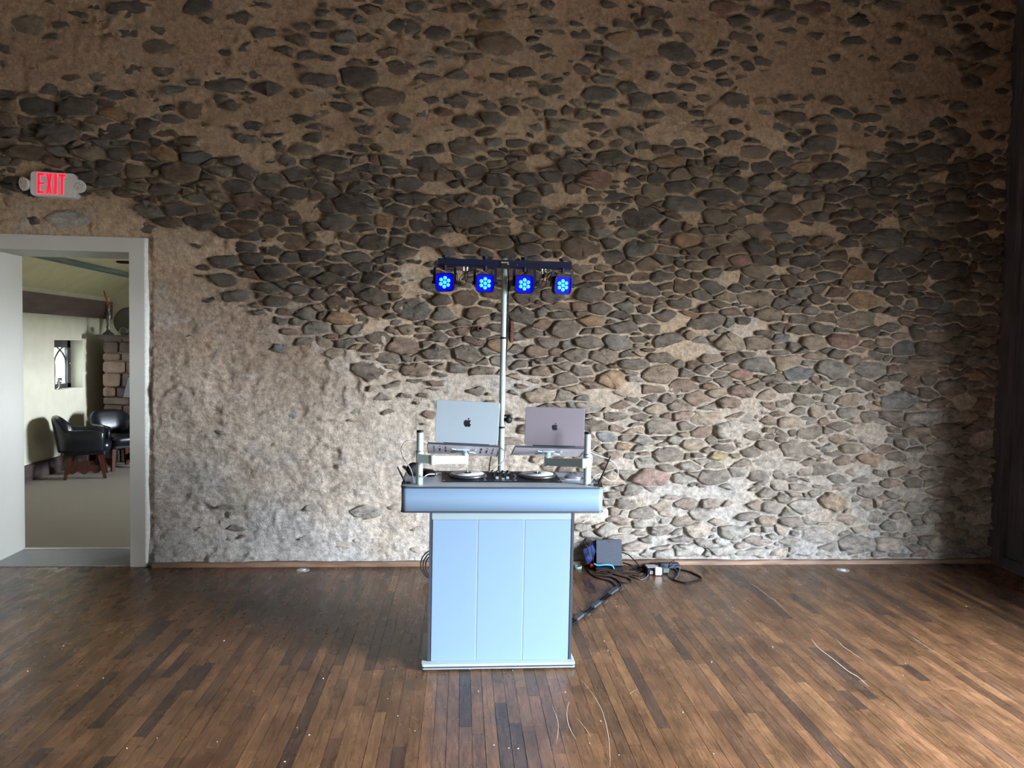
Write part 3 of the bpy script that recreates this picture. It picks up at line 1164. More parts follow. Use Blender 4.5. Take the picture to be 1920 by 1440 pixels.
# gothic leaded window set deep in the wall
win = MB()
fx = FXL - 0.19
win.box((fx - 0.03, wy0, wz0), (fx + 0.03, wy0 + 0.09, wz1)).box((fx - 0.03, wy1 - 0.09, wz0), (fx + 0.03, wy1, wz1))
win.box((fx - 0.03, wy0, wz0), (fx + 0.03, wy1, wz0 + 0.06)).box((fx - 0.03, wy0, wz1 - 0.10), (fx + 0.03, wy1, wz1))
win = struct(win.build('window_1', M_LEAD), 'small dark-framed window with gothic arched tracery')
tracery = MB()
ym = (wy0 + wy1) / 2
q = (wy1 - wy0 - 0.18) / 4
zs_, zt = wz0 + 0.36, wz1 - 0.10
for yy in (ym,):
    tracery.tube([(fx, yy, wz0 + 0.05), (fx, yy, zs_)], 0.012, sub=1)
for c in (ym - q, ym + q):
    tracery.tube([(fx, c - q, wz0 + 0.05), (fx, c - q, zs_), (fx, c - q * 0.5, zs_ + 0.11), (fx, c, zs_ + 0.16)], 0.011)
    tracery.tube([(fx, c + q, wz0 + 0.05), (fx, c + q, zs_), (fx, c + q * 0.5, zs_ + 0.11), (fx, c, zs_ + 0.16)], 0.011)
    tracery.tube([(fx, c, zs_ + 0.16), (fx, c + q * 0.5, zt)], 0.010, sub=1)
    tracery.tube([(fx, c, zs_ + 0.16), (fx, c - q * 0.5, zt)], 0.010, sub=1)
tracery.build('tracery', M_LEAD, win)
for c in (ym - q, ym + q):
    MB().box((fx - 0.004, c - q, wz0 + 0.06), (fx, c + q, wz1 - 0.1)).build('pane', M_GLASS, win)
MB().lathe([(0.0, 0), (0.014, 0), (0.014, 0.03), (0.0, 0.03)], (fx + 0.03, wy1 - 0.05, 1.40), (1, 0, 0), 10).build('latch', M_STEEL, win)

# beam across the left wall
bm_ = MB()
bm_.box((FXL - 0.02, WALL_T + 0.02, 2.045), (FXL + 0.045, FY - 0.02, 2.30))
tag(bm_.build('wall_beam', M_BEAM), 'dark rough timber beam across the cream wall', 'beam')
pip = MB().cyl((-4.21, WALL_T + 0.01, 2.60), (-4.21, FY, 2.60), 0.036, n=18)
tag(pip.build('ceiling_pipe', M_PIPE), 'dark green round pipe under the sloping ceiling', 'pipe')
# ceiling fan: only one blade tip shows
tip = on(210, 489, 2, 2.72)
fan_c = Vector((tip.x + 0.62, tip.y + 0.02, 2.72))
fan = thing('ceiling_fan', 'black ceiling fan with one blade tip showing past the casing', 'fan', fan_c)
MB().cyl(fan_c, (fan_c.x, fan_c.y, EAVE + min(2.2, fan_c.x - FXL) * sl + 0.02), 0.015, n=10).build('rod', M_BLACKM, fan)
MB().lathe([(0.0, -0.06), (0.07, -0.05), (0.09, 0.0), (0.07, 0.06), (0.0, 0.08)], fan_c).build('motor', M_BLACKM, fan)
for k in range(4):
    a = pi - 0.16 + k * pi / 2
    d = Vector((cos(a), sin(a), 0))
    s_ = Vector((-sin(a), cos(a), 0.12)).normalized()
    MB().prism([(0.08, -0.03), (0.5, -0.06), (0.60, -0.05), (0.62, 0.0), (0.60, 0.05), (0.5, 0.06), (0.08, 0.03)], fan_c - Z * 0.01, d, s_, d.cross(s_), 0.012).build('blade', M_BLACK, fan)

# chimney
ch = thing('stone_chimney', 'brown sandstone chimney breast with dark mantel shelf', 'fireplace', (-4.0, 5.5, 0))
CHX0, CHX1, CHY = -4.81, -2.6, 5.16
core = MB().box((CHX0 + 0.03, CHY + 0.04, 0), (-4.28, FY + 0.05, 1.75)).box((-3.1, CHY + 0.04, 0), (CHX1 - 0.03, FY + 0.05, 1.75)).box((-4.28, CHY + 0.04, 0.90), (-3.1, FY + 0.05, 1.75))
core.build('core', mat('hearth_mortar', (0.16, 0.115, 0.085), 0.95, vary=0.25, vscale=20), ch)
rq = random.Random(12)
zc = 0.0
rowi = 0
while zc < 1.74:
    h = rq.choice((0.11, 0.14, 0.17, 0.2))
    h = min(h, 1.75 - zc)
    xa = CHX0
    while xa < CHX1 - 0.02:
        w = rq.uniform(0.16, 0.42)
        xb = min(xa + w, CHX1)
        if CHX1 - xb < 0.1:
            xb = CHX1
        zz = zc + h
        skip = zc < 0.88 and xb > -4.30 and xa < -3.1
        if skip and xa < -4.34:
            xb, skip = -4.29, False
        if not skip and xb - xa > 0.05:
            mbx = MB()
            g = 0.007
            dpt = rq.uniform(0.0, 0.025)
            hw, hh = (xb - xa) / 2 - g, h / 2 - g
            pp = [(px_ * (1 + rq.uniform(-0.03, 0.02)), pz_ * (1 + rq.uniform(-0.06, 0.03))) for px_, pz_ in rrect(hw * 2, hh * 2, min(0.03, hh * 0.5), 2)]
            mbx.prism(pp, ((xa + xb) / 2, CHY + 0.08, zc + h / 2), X, Z, -Y, 0.07 + dpt, bevel=0.012)
            k = rq.uniform(0.7, 1.25)
            cst = rq.choice(((0.125, 0.085, 0.06), (0.105, 0.075, 0.056), (0.14, 0.09, 0.058), (0.085, 0.06, 0.05)))
            so = mbx.build('hearth_stone', M_SANDST, ch)
            set_col(so.data, np.tile([c * k for c in cst], (len(so.data.vertices), 1)))
        xa = xb
    zc += h
# side stones of the chimney
zc = 0.0
while zc < 1.74:
    h = min(rq.choice((0.14, 0.19, 0.24)), 1.75 - zc)
    so = MB().box((CHX0 - 0.005, CHY + 0.09, zc + 0.006), (CHX0 + 0.05, FY, zc + h - 0.006)).build('side_stone', M_SANDST, ch)
    set_col(so.data, np.tile((0.15, 0.105, 0.08), (8, 1)))
    zc += h
MB().box((CHX0 - 0.04, CHY - 0.10, 1.745), (CHX1 + 0.04, FY + 0.02, 1.805)).build('mantel_shelf', M_BEAM, ch)
MB().box((-4.28, CHY + 0.5, 0), (-3.1, CHY + 0.55, 0.9)).build('firebox_back', M_BLACK, ch)
MB().prism([(0, 0), (0.5, 0), (0.38, 0.28), (0.07, 0.28)], (-4.52, CHY - 0.005, 0.93), X, Z, -Y, 0.02).build('smoke_hood', mat('hood_metal', (0.20, 0.21, 0.22), 0.4, metal=0.7), ch)

# mantel things
cs = W(203, 625, 5.22)
cs.z = 1.805
cst = thing('candlestick', 'tall turned dark candlestick with leaning red candle on the mantel', 'candlestick', cs)
MB().lathe([(0, 0), (0.075, 0), (0.07, 0.02), (0.03, 0.05), (0.018, 0.09), (0.028, 0.11), (0.016, 0.14), (0.022, 0.20), (0.04, 0.26), (0.036, 0.30), (0.015, 0.345), (0.028, 0.36),
            (0.015, 0.38), (0.030, 0.41), (0.020, 0.425), (0, 0.425)], cs, n=16).build('stem', M_PEWTER, cst)
MB().lathe([(0, 0.42), (0.045, 0.425), (0.048, 0.435), (0.0, 0.437)], cs, n=16).build('drip_pan', M_WAX, cst)
MB().cyl(cs + Vector((0, 0, 0.43)), cs + Vector((-0.055, 0, 0.62)), 0.012, 0.009, n=10).build('candle', M_WAX, cst)
pc = Vector((-4.63, 5.62, 1.805))
pl = thing('pewter_plate', 'round pewter plate standing upright on the mantel', 'plate', pc)
ax_ = Vector((0.0, -1, 0.18)).normalized()
MB().lathe([(0.0, 0.0), (0.13, 0.0), (0.145, 0.012), (0.195, 0.022), (0.205, 0.024), (0.205, 0.016), (0.14, -0.004), (0.0, -0.012)], pc + Vector((0, 0, 0.205)), ax_, 36).build('dish', M_PEWTER, pl)
mc = W(231, 618, 5.27)
mc.z = 1.805
mug = thing('pewter_mug', 'small pewter mug lying on its side on the mantel', 'mug', mc)
MB().lathe([(0.0, 0.09), (0.045, 0.09), (0.048, 0.0), (0.055, -0.004), (0.050, -0.006), (0.042, 0.004), (0.040, 0.08), (0, 0.082)], mc + Vector((0, 0, 0.056)), (0, 1, 0), 20).build('cup', M_CHROME, mug)
# fire tools
ft = W(206, 768, 5.075)
ft.z = 0.0
tools = thing('fire_tool_rack', 'black iron fire tool rack beside the stone chimney', 'fire tools', ft)
MB().cyl(ft, ft + Z * 0.76, 0.012, n=8).build('post', M_BLACKM, tools)
MB().box((ft.x - 0.08, ft.y - 0.025, 0), (ft.x + 0.08, ft.y + 0.025, 0.015)).build('foot', M_BLACKM, tools)
MB().bar(ft + Vector((-0.10, 0, 0.74)), ft + Vector((0.16, 0, 0.74)), 0.02, 0.02).build('cross_bar', M_BLACKM, tools)
for k in range(5):
    p = ft + Vector((-0.07 + k * 0.055, -0.015, 0.745))
    MB().tube([p + Z * 0.03, p - Z * 0.1, p - Z * 0.55], 0.007, sub=1).build('tool', M_BLACKM, tools)
# small metal chalice in the window
gc = Vector((FXL - 0.09, wy0 + 0.30, wz0))
gob = thing('silver_goblet', 'small silver goblet on the window sill', 'goblet', gc)
MB().lathe([(0, 0), (0.04, 0), (0.038, 0.006), (0.008, 0.015), (0.008, 0.06), (0.03, 0.08), (0.036, 0.15), (0.033, 0.15), (0.026, 0.085), (0, 0.07)], gc, n=18).build('bowl', M_STEEL, gob)


def armchair(name, label, loc, ang):
    t = thing(name, label, 'armchair', loc)
    fw = Vector((cos(ang), sin(ang), 0))
    sd = Vector((-sin(ang), cos(ang), 0))
    o_ = Vector(loc)
    P = lambda f, s, z: o_ + fw * f + sd * s + Z * z
    # shell: swept round the seat from arm to arm
    n = 33
    vs, fs = [], []
    prof_n = 10
    for i in range(n):
        u = -1 + 2 * i / (n - 1)
        a = u * radians(128)
        k = abs(u)
        back = max(0.0, 1 - (k / 0.50) ** 2) if k < 0.50 else 0.0
        top = 0.615 + 0.165 * (back ** 0.8) - 0.02 * max(0, (k - 0.8) / 0.2)
        bot = 0.34
        rx, ry = 0.30, 0.295
        # superellipse plan, open to the front
        ca, sa = cos(a), sin(a)
        e = 0.62
        fx_ = -rx * (abs(ca) ** e) * (1 if ca > 0 else -1)
        sy_ = ry * (abs(sa) ** e) * (1 if sa > 0 else -1)
        nrm = Vector((fx_, sy_)).normalized()
        th = 0.075
        flare = 0.05 * back + 0.015
        ring = [(-0.005, bot), (0.0, bot + 0.03), (flare * 0.5, (bot + top) / 2), (flare, top - 0.03), (flare - 0.012, top - 0.006), (flare - 0.04, top),
                (flare - th + 0.012, top - 0.012), (flare - th, top - 0.04), (-th, (bot + top) / 2), (-th - 0.005, bot + 0.03)]
        for d, z in ring:
            vs.append(P(fx_ + nrm.x * d, sy_ + nrm.y * d, z))
    for i in range(n - 1):
        for k in range(prof_n):
            l = (k + 1) % prof_n
            fs.append((i * prof_n + k, i * prof_n + l, (i + 1) * prof_n + l, (i + 1) * prof_n + k))
    fs.append(tuple(range(prof_n))[::-1])
    fs.append(tuple(range((n - 1) * prof_n, n * prof_n)))
    MB().add(vs, fs, True).build('back_shell', M_LEATHER, t)
    MB().prism(rrect(0.53, 0.47, 0.10, 6), P(0.03, 0, 0.335), fw, sd, Z, 0.125, True, 0.03).build('seat_cushion', M_LEATHER, t)
    MB().prism(rrect(0.50, 0.44, 0.05, 4), P(0.0, 0, 0.30), fw, sd, Z, 0.05).build('seat_frame', M_LEATHER, t)
    for f_, s_ in ((-0.17, -0.19), (-0.17, 0.19), (0.19, -0.19), (0.19, 0.19)):
        a = P(f_ * 0.9, s_ * 0.9, 0.31)
        b = P(f_ * 1.22, s_ * 1.12, 0.0)
        d = (b - a).normalized()
        m = MB()
        r0, r1 = 0.026, 0.019
        vv = [a + fw * (i * r0) + sd * (j * r0) for i, j in ((-1, -1), (1, -1), (1, 1), (-1, 1))] + [b + fw * (i * r1) + sd * (j * r1) for i, j in ((-1, -1), (1, -1), (1, 1), (-1, 1))]
        m.add(vv, [(0, 1, 2, 3), (7, 6, 5, 4), (0, 4, 5, 1), (1, 5, 6, 2), (2, 6, 7, 3), (3, 7, 4, 0)])
        m.build('leg', M_CHERRY, t)
    for s_ in (-0.2, 0.2):
        top = [(-0.185, 0.165), (0.185, 0.165)]
        low = []
        for i in range(25):
            u = 1 - 2 * i / 24
            low.append((0.20 * u, 0.085 - 0.018 * cos(u * 3 * pi) - 0.012 * (1 - abs(u))))
        MB().prism([top[0], top[1]] + low, P(0, s_ * 1.03, 0), fw, Z, sd, 0.018).build('apron_stretcher', M_CHERRY, t)
    return t


armchair('leather_armchair', 'black leather barrel armchair turned sideways to the cream wall', (-4.54, 4.02, 0), radians(21))
armchair('leather_armchair', 'black leather barrel armchair facing out beside the stone chimney', (-4.40, 4.71, 0), radians(-40))

# ------------------------------------------------------------------ exit sign
SY = -0.085
ctr = W(97, 345, SY - 0.02)
sg = thing('exit_sign', 'white wall sign with red EXIT letters and two lamp heads', 'exit sign', (ctr.x, -0.02, ctr.z))
ta = -0.028
sx_, sz_ = Vector((cos(ta), 0, sin(ta))), Vector((-sin(ta), 0, cos(ta)))
sk = 1 / 4.35 / 1000 * 1000 / 1000    # metres per photo pixel at the wall
sk = (ctr - CAM).dot(CF) / FPX
SP = lambda a, b, y: Vector((ctr.x, 0, ctr.z)) + sx_ * (a * sk) + sz_ * (-b * sk) + Y * y
MB().prism(rrect(82 * sk, 46 * sk, 8 * sk, 5), SP(0, 0, 0.02), sx_, sz_, -Y, 0.02 - SY, bevel=0.004).build('housing', M_SIGN, sg)
MB().prism(rrect(73 * sk, 43 * sk, 7 * sk, 5), SP(-4, -1, SY + 0.004), sx_, sz_, -Y, 0.008, bevel=0.002).build('face_plate', M_SIGN, sg)
fy = SY - 0.0042
def letter(strokes, x0):
    for m_, g_, nm, dp in ((M_EXITH, 0.9, 'letter_glow', 0.0008), (M_EXIT, 0.0, 'letter', 0.0026)):
        mb_ = MB()
        for s_ in strokes:
            xs_ = [p[0] for p in s_]
            cx_, cz_ = sum(xs_) / len(s_), sum(p[1] for p in s_) / len(s_)
            pp = []
            for a, b in s_:
                da, db = a - cx_, b - cz_
                pp.append((a + (g_ if da > 0 else -g_), b + (g_ if db > 0 else -g_)))
            mb_.prism([(p[0] * sk, -p[1] * sk) for p in pp], SP(x0, 0, fy), sx_, sz_, -Y, dp)
        mb_.build(nm, m_, sg)
T = 4.4
H0, H1 = -20, 18
letter([[(0, H0), (T, H0), (T, H1), (0, H1)], [(0, H0), (12, H0), (12, H0 + T), (0, H0 + T)], [(0, -3), (12, -3), (12, 1), (0, 1)], [(0, H1 - T), (12, H1 - T), (12, H1), (0, H1)]], -27.5)
letter([[(0, H0), (4.6, H0), (11.5, H1), (6.9, H1)], [(6.9, H0), (11.5, H0), (4.6, H1), (0, H1)]], -12.3)
letter([[(0, H0), (5.2, H0), (5.2, H1), (0, H1)]], 2.5)
letter([[(0, H0), (12.5, H0), (12.5, H0 + T), (0, H0 + T)], [(3.8, H0), (8.6, H0), (8.6, H1), (3.8, H1)]], 10.5)
for a, b, tilt in ((-53, 1.5, -0.55), (45.5, 0, 0.18)):
    c = SP(a, b, SY + 0.01)
    ax_ = Vector((sin(tilt), -1, -0.22)).normalized()
    hd = MB().lathe([(0.0, -0.05), (0.03, -0.045), (0.046, -0.01), (0.049, 0.0), (0.049, 0.008), (0.043, 0.011), (0.040, 0.006)], c, ax_, 28).build('lamp_head', M_SIGN, sg)
    MB().lathe([(0.041, 0.006), (0.030, 0.010), (0.0, 0.012)], c, ax_, 28).build('lens', M_LENS, hd)
    gr = MB()
    u = ax_.orthogonal().normalized()
    w_ = ax_.cross(u)
    for k in range(10):
        th_ = k * 2.4
        r_ = 0.011 * sqrt(k + 0.4)
        gr.lathe([(0.008, 0.011), (0.006, 0.0155), (0.0, 0.017)], c + u * (r_ * cos(th_)) + w_ * (r_ * sin(th_)), ax_, 8)
    gr.build('lens_cells', M_LENS, hd, kind='stuff')
    MB().cyl(c - ax_ * 0.03, SP(a * 0.74, b, SY + 0.05), 0.014, n=10).build('swivel', M_SIGN, sg)
pw_ = [W(-30, 341, -0.04), W(0, 343.5, -0.05), W(18, 345, -0.05), W(40, 346, -0.04)]
tag(MB().tube(pw_, 0.010, sub=4).build('conduit', M_BLACK), 'black conduit running along the stones into the exit sign', 'conduit')

# iron stubs in the wall
for (px_, py_), lab in (((900, 616), 'rusty iron pipe stub poking out of the stones left of the pole'), ((961, 618), 'rusty iron bracket on the stones behind the pole')):
    p = W(px_, py_, -0.08)
    st = thing('iron_stub', lab, 'pipe stub', (p.x, 0, p.z))
    if px_ == 900:
        MB().lathe([(0.013, -0.10), (0.022, -0.10), (0.022, 0.012), (0.012, 0.012), (0.012, -0.06), (0.0, -0.06)], p, (0, -1, 0), 14).build('pipe', M_RUST, st)
    else:
        MB().box((p.x - 0.012, p.y + 0.03, p.z - 0.10), (p.x + 0.012, p.y + 0.06, p.z + 0.07)).build('plate', M_RUST, st)
        MB().cyl((p.x, p.y + 0.1, p.z), (p.x, p.y - 0.02, p.z), 0.018, n=12).build('bolt', M_RUST, st)

# floor outlets
for (px_, py_), lab in (((568, 1069), 'round metal floor outlet in the boards by the bare plaster'), ((1580, 1069), 'round metal floor outlet in the boards by the lit stones')):
    p = G(px_, py_, 0.0)
    fo = thing('floor_outlet', lab, 'outlet', p)
    MB().lathe([(0.0, 0.003), (0.030, 0.003), (0.030, 0.0035), (0.046, 0.0035), (0.050, 0.0005), (0.050, -0.002)], p, n=28).build('ring', M_BRASS, fo)
    MB().lathe([(0.0, 0.0052), (0.022, 0.005), (0.027, 0.002)], p, n=24).build('cap', M_SIGN, fo)

# ------------------------------------------------------------------ DJ booth
BX0, BX1 = -0.072, 0.711          # body
BF = -1.985                       # front face of the panels
TX0, TX1 = -0.230, 0.872          # table box
TF, TB = -2.000, -1.500
TZ0, TZ1 = 0.852, 0.994
bo = thing('dj_booth', 'white facade DJ booth with charcoal edging', 'dj booth', (0.32, -1.8, 0))
bp_ = rrect(0.835, 0.465, 0.012, 3)
MB().prism(bp_, (0.311, -1.80, 0.024), X, Y, Z, 0.012, bevel=0.002).build('base_plate', M_WHITE, bo)
MB().prism(rrect(0.832, 0.462, 0.012, 3), (0.311, -1.80, 0.016), X, Y, Z, 0.008).build('base_trim', M_TRIM, bo)
MB().prism(rrect(0.834, 0.464, 0.012, 3), (0.311, -1.80, 0.009), X, Y, Z, 0.007).build('base_lower_plate', M_SILVER, bo)
for a in (-0.085, 0.707):
    for b in (-2.01, -1.60):
        MB().cyl((a, b, 0.0), (a, b, 0.010), 0.012, n=12).build('foot', M_RUBBER, bo)
s1, s2 = 0.186, 0.440
edges = [BX0 + 0.012, s1, s2, BX1 - 0.012]
for k in range(3):
    a, b = edges[k] + 0.004, edges[k + 1] - 0.004
    m = MB()
    m.prism(rrect(b - a, 0.775, 0.004, 2), ((a + b) / 2, BF + 0.008, 0.036 + 0.3875), X, Z, -Y, 0.008, bevel=0.0015)
    m.build('front_panel', M_ACRYL, bo)
for sx in (s1, s2):
    MB().box((sx - 0.004, BF + 0.001, 0.036), (sx + 0.004, BF + 0.012, 0.812)).build('panel_seam', M_RAIL, bo)
MB().box((BX0 + 0.01, BF + 0.001, 0.812), (BX1 - 0.01, BF + 0.012, TZ0)).build('top_rail', M_RAIL, bo)
for a, b in ((BX0 - 0.002, BX0 + 0.012), (BX1 - 0.012, BX1 + 0.002)):
    MB().box((a, BF - 0.001, 0.036), (b, BF + 0.03, TZ0)).build('edge_strip', M_TRIM, bo)
for a in (BX0, BX1 - 0.012):
    MB().box((a, BF + 0.03, 0.036), (a + 0.012, -1.62, TZ0)).build('side_panel', M_TOP, bo)
MB().box((BX0 + 0.012, BF + 0.012, 0.036), (BX1 - 0.012, BF + 0.02, TZ0)).build('backing', M_TOP, bo)
# table box
def ring_plan(inset, r=0.03):
    return rrect(TX1 - TX0 - 2 * inset, TB - TF - 2 * inset, r, 6)
cx_, cy_ = (TX0 + TX1) / 2, (TF + TB) / 2
MB().prism(ring_plan(0.003), (cx_, cy_, TZ0 + 0.008), X, Y, Z, TZ1 - TZ0 - 0.008 - 0.010, True).build('fascia', M_ACRYL, bo)
MB().prism(ring_plan(0.0), (cx_, cy_, TZ0), X, Y, Z, 0.009, True, 0.002).build('lower_edging', M_TRIM, bo)
MB().prism(ring_plan(0.0), (cx_, cy_, TZ1 - 0.0105), X, Y, Z, 0.010, True, 0.002).build('upper_edging', M_TRIM, bo)
KX0, KX1, KY0, KY1 = -0.015, 0.664, -1.862, -1.540     # cut-out for the controller
tt = MB()
i_ = 0.008
tt.box((TX0 + 0.03, TF + i_, TZ1 - 0.012), (TX1 - 0.03, KY0, TZ1)).box((TX0 + 0.03, KY1, TZ1 - 0.012), (TX1 - 0.03, TB - i_, TZ1))
tt.box((TX0 + i_, KY0, TZ1 - 0.012), (KX0, KY1, TZ1)).box((KX1, KY0, TZ1 - 0.012), (TX1 - i_, KY1, TZ1))
tt.box((TX0 + i_, TF + 0.03, TZ1 - 0.012), (TX0 + 0.03, KY0, TZ1)).box((TX1 - 0.03, TF + 0.03, TZ1 - 0.012), (TX1 - i_, KY0, TZ1))
tt.box((TX0 + i_, KY1, TZ1 - 0.012), (TX0 + 0.03, TB - 0.03, TZ1)).box((TX1 - 0.03, KY1, TZ1 - 0.012), (TX1 - i_, TB - 0.03, TZ1))
tt.build('table_top', M_TOP, bo)
MB().box((TX0 + 0.02, TB - 0.012, TZ1), (TX1 - 0.02, TB - 0.004, TZ1 + 0.004)).build('rear_edging', M_TRIM, bo)

# controller
kc = Vector(((KX0 + KX1) / 2, (KY0 + KY1) / 2, TZ1))
ko = thing('dj_controller', 'black DJ controller with two silver platters let into the booth top', 'dj controller', kc)
KZ = TZ1 + 0.004
MB().box((KX0 + 0.002, KY0 + 0.002, TZ1 - 0.016), (KX1 - 0.002, KY1 - 0.002, KZ)).build('body', M_BLACK, ko)
for cxp in (G(877, 895, KZ).x, G(1009, 896, KZ).x):
    c = Vector((cxp, -1.685, KZ))
    MB().lathe([(0.0, 0.0), (0.102, 0.0), (0.106, 0.004), (0.104, 0.014), (0.098, 0.017), (0.0, 0.017)], c, n=48).build('platter', M_PLATTER, ko)
    MB().lathe([(0.0, 0.0195), (0.093, 0.019), (0.094, 0.017)], c, n=48).build('slipmat', M_VINYL, ko)
    MB().lathe([(0.0, 0.022), (0.022, 0.022), (0.022, 0.018)], c, n=20).build('centre_label', M_BLACK, ko)
    MB().cyl(c + Z * 0.018, c + Z * 0.034, 0.004, n=10).build('spindle', M_STEEL, ko)
    MB().bar(c + Vector((0.0, 0, 0.021)), c + Vector((-0.07, -0.045, 0.021)), 0.003, 0.002).build('position_mark', M_BLACK, ko)
    dt = MB()
    for k in range(64):
        a = 2 * pi * k / 64
        p = c + Vector((0.1055 * cos(a), 0.1055 * sin(a), 0.008))
        dt.cyl(p, p + Vector((cos(a), sin(a), 0)) * 0.0015, 0.0022, n=6)
    dt.build('strobe_dots', M_STEEL, ko, kind='stuff')
mxx = kc.x + 0.006
for r_ in range(4):
    for q_ in (-0.045, -0.015, 0.015, 0.045):
        p = Vector((mxx + q_, KY1 - 0.03 - r_ * 0.035, KZ))
        MB().lathe([(0.0, 0.016), (0.006, 0.016), (0.008, 0.0)], p, n=10).build('knob', M_BLACK if (r_ + int(q_ * 100)) % 3 else M_CABLE, ko)
for q_ in (-0.03, 0.03):
    p = Vector((mxx + q_, KY0 + 0.105, KZ))
    MB().box((p.x - 0.003, p.y - 0.035, p.z), (p.x + 0.003, p.y + 0.035, p.z + 0.001)).build('fader_slot', M_GREY, ko)
    MB().box((p.x - 0.008, p.y - 0.022, p.z), (p.x + 0.008, p.y - 0.008, p.z + 0.013)).build('fader_cap', M_SILVER, ko)
MB().box((mxx - 0.05, KY0 + 0.028, KZ), (mxx + 0.05, KY0 + 0.034, KZ + 0.001)).build('crossfader_slot', M_GREY, ko)
MB().box((mxx - 0.008, KY0 + 0.02, KZ), (mxx + 0.008, KY0 + 0.042, KZ + 0.014)).build('crossfader_cap', M_STEEL, ko)
for sgn in (-1, 1):
    fx0 = kc.x + sgn * 0.085
    for k in range(3):
        MB().box((fx0 - 0.016, KY0 + 0.03 + k * 0.03, KZ), (fx0 - 0.002, KY0 + 0.048 + k * 0.03, KZ + 0.003)).build('pad', M_GREY if k != 1 else M_BLUEF, ko)
    MB().box((fx0 - 0.006 + sgn * 0.002, KY0 + 0.14, KZ), (fx0 + 0.006, KY0 + 0.21, KZ + 0.008)).build('pitch_fader', M_GREY, ko)
    for k in range(4):
        xk = kc.x + sgn * (0.30 - 0.022 * k)
        MB().box((xk - 0.008, KY1 - 0.022, KZ), (xk + 0.008, KY1 - 0.010, KZ + 0.003)).build('cue_pad', (M_CABLE, M_BLUEC, M_CABLEW, M_BLACK)[k], ko)
    xk = kc.x + sgn * 0.325
    MB().box((xk - 0.009, KY0 + 0.02, KZ), (xk + 0.006, KY0 + 0.035, KZ + 0.003)).build('start_button', M_GREY, ko)

# laptop stands and laptops
def laptop_stand(side, tx, tyc, roll, jp, cz, ez, label):
    px_ = -0.133 if side < 0 else 0.787
    py_ = -1.925
    t = thing('laptop_stand', label, 'laptop stand', (px_, py_, TZ1))
    MB().cyl((px_, py_, TZ1), (px_, py_, 1.279), 0.0178, n=24).build('post', M_WHITE, t)
    MB().cyl((px_, py_, 1.276), (px_, py_, 1.288), 0.0185, n=24).build('end_cap', M_BLACK, t)
    MB().cyl((px_, py_, cz - 0.026), (px_, py_, cz + 0.030), 0.0215, n=24).build('collar', M_WHITE, t)
    MB().cyl((px_, py_, cz + 0.030), (px_, py_, cz + 0.036), 0.0225, n=24).build('collar_ring', M_GREY, t)
    j = Vector(jp)
    MB().bar((px_ - 0.012 * (1 if side < 0 else -1), py_ - 0.022, cz), j, 0.022, 0.042).build('bracket', M_WHITE, t)
    MB().cyl(j - Z * 0.026, j + Z * 0.026, 0.014, n=16).build('joint', M_WHITE, t)
    e = Vector((tx, -1.765, ez))
    MB().bar(j, e, 0.024, 0.044).build('arm', M_WHITE, t)
    MB().cyl(e - Z * 0.026, e + Z * 0.03, 0.014, n=16).build('pivot', M_WHITE, t)
    # tray: its edge nearest the room is higher, so its underside shows
    near, far = -1.815, -1.565
    zn, zf = (1.196, 1.108) if side < 0 else (1.186, 1.105)
    dy = Vector((0, far - near, zf - zn))
    depth = dy.length
    ay = dy.normalized()
    ax = Vector((cos(roll), 0, -sin(roll)))
    az = ax.cross(ay).normalized()
    o_ = Vector((tyc, (near + far) / 2, (zn + zf) / 2))
    tray = MB().prism(rrect(0.405, depth, 0.012, 3), o_ - az * 0.004, ax, ay, az, 0.006).build('tray', M_TRAY, t)
    MB().obox(o_ + ay * (-depth / 2 - 0.001) + az * 0.0, ax, ay, az, 0.2045, 0.002, 0.0055).build('near_edge', M_TRIM, tray)
    for q_ in (-1, 1):
        MB().obox(o_ + ax * (q_ * 0.2035), ax, ay, az, 0.002, depth / 2, 0.005).build('side_edge', M_TRIM, tray)
    if side < 0:
        sl_ = MB()
        for c_ in (-0.168, -0.135, -0.102, 0.102, 0.135, 0.168):
            inner = abs(c_) < 0.12
            midc = 0.12 < abs(c_) < 0.15
            segs = ((-0.075, 0.05), (0.0, 0.05)) if inner else ((-0.09, 0.012), (-0.03, 0.055), (0.04, 0.012)) if midc else ((-0.085, 0.018), (-0.045, 0.02), (0.0, 0.012), (0.04, 0.02))
            for yy, ll in segs:
                sl_.obox(o_ + ax * c_ + ay * (yy + ll / 2) - az * 0.0045, ax, ay, az, 0.004, ll / 2, 0.0008)
        sl_.build('vent_slots', M_BLACK, tray, kind='stuff')
    mo = MB()
    mo.obox(o_ - az * 0.008, ax, ay, az, 0.035, 0.035, 0.004)
    for a_ in (-1, 1):
        for b_ in (-1, 1):
            mo.bar(o_ - az * 0.009, o_ - az * 0.009 + ax * (a_ * 0.07) + ay * (b_ * 0.05), 0.012, 0.005, up=az)
    mo.build('mount_plate', M_WHITE, tray)
    MB().cyl(o_ - az * 0.01, e + Z * 0.02, 0.016, n=14).build('tilt_head', M_WHITE, t)
    MB().cyl(o_ - az * 0.012 + ay * -0.02, o_ - az * 0.018 + ay * -0.02, 0.006, n=10).build('screw', M_BLACK, tray)
    return o_, ax, ay, az, depth


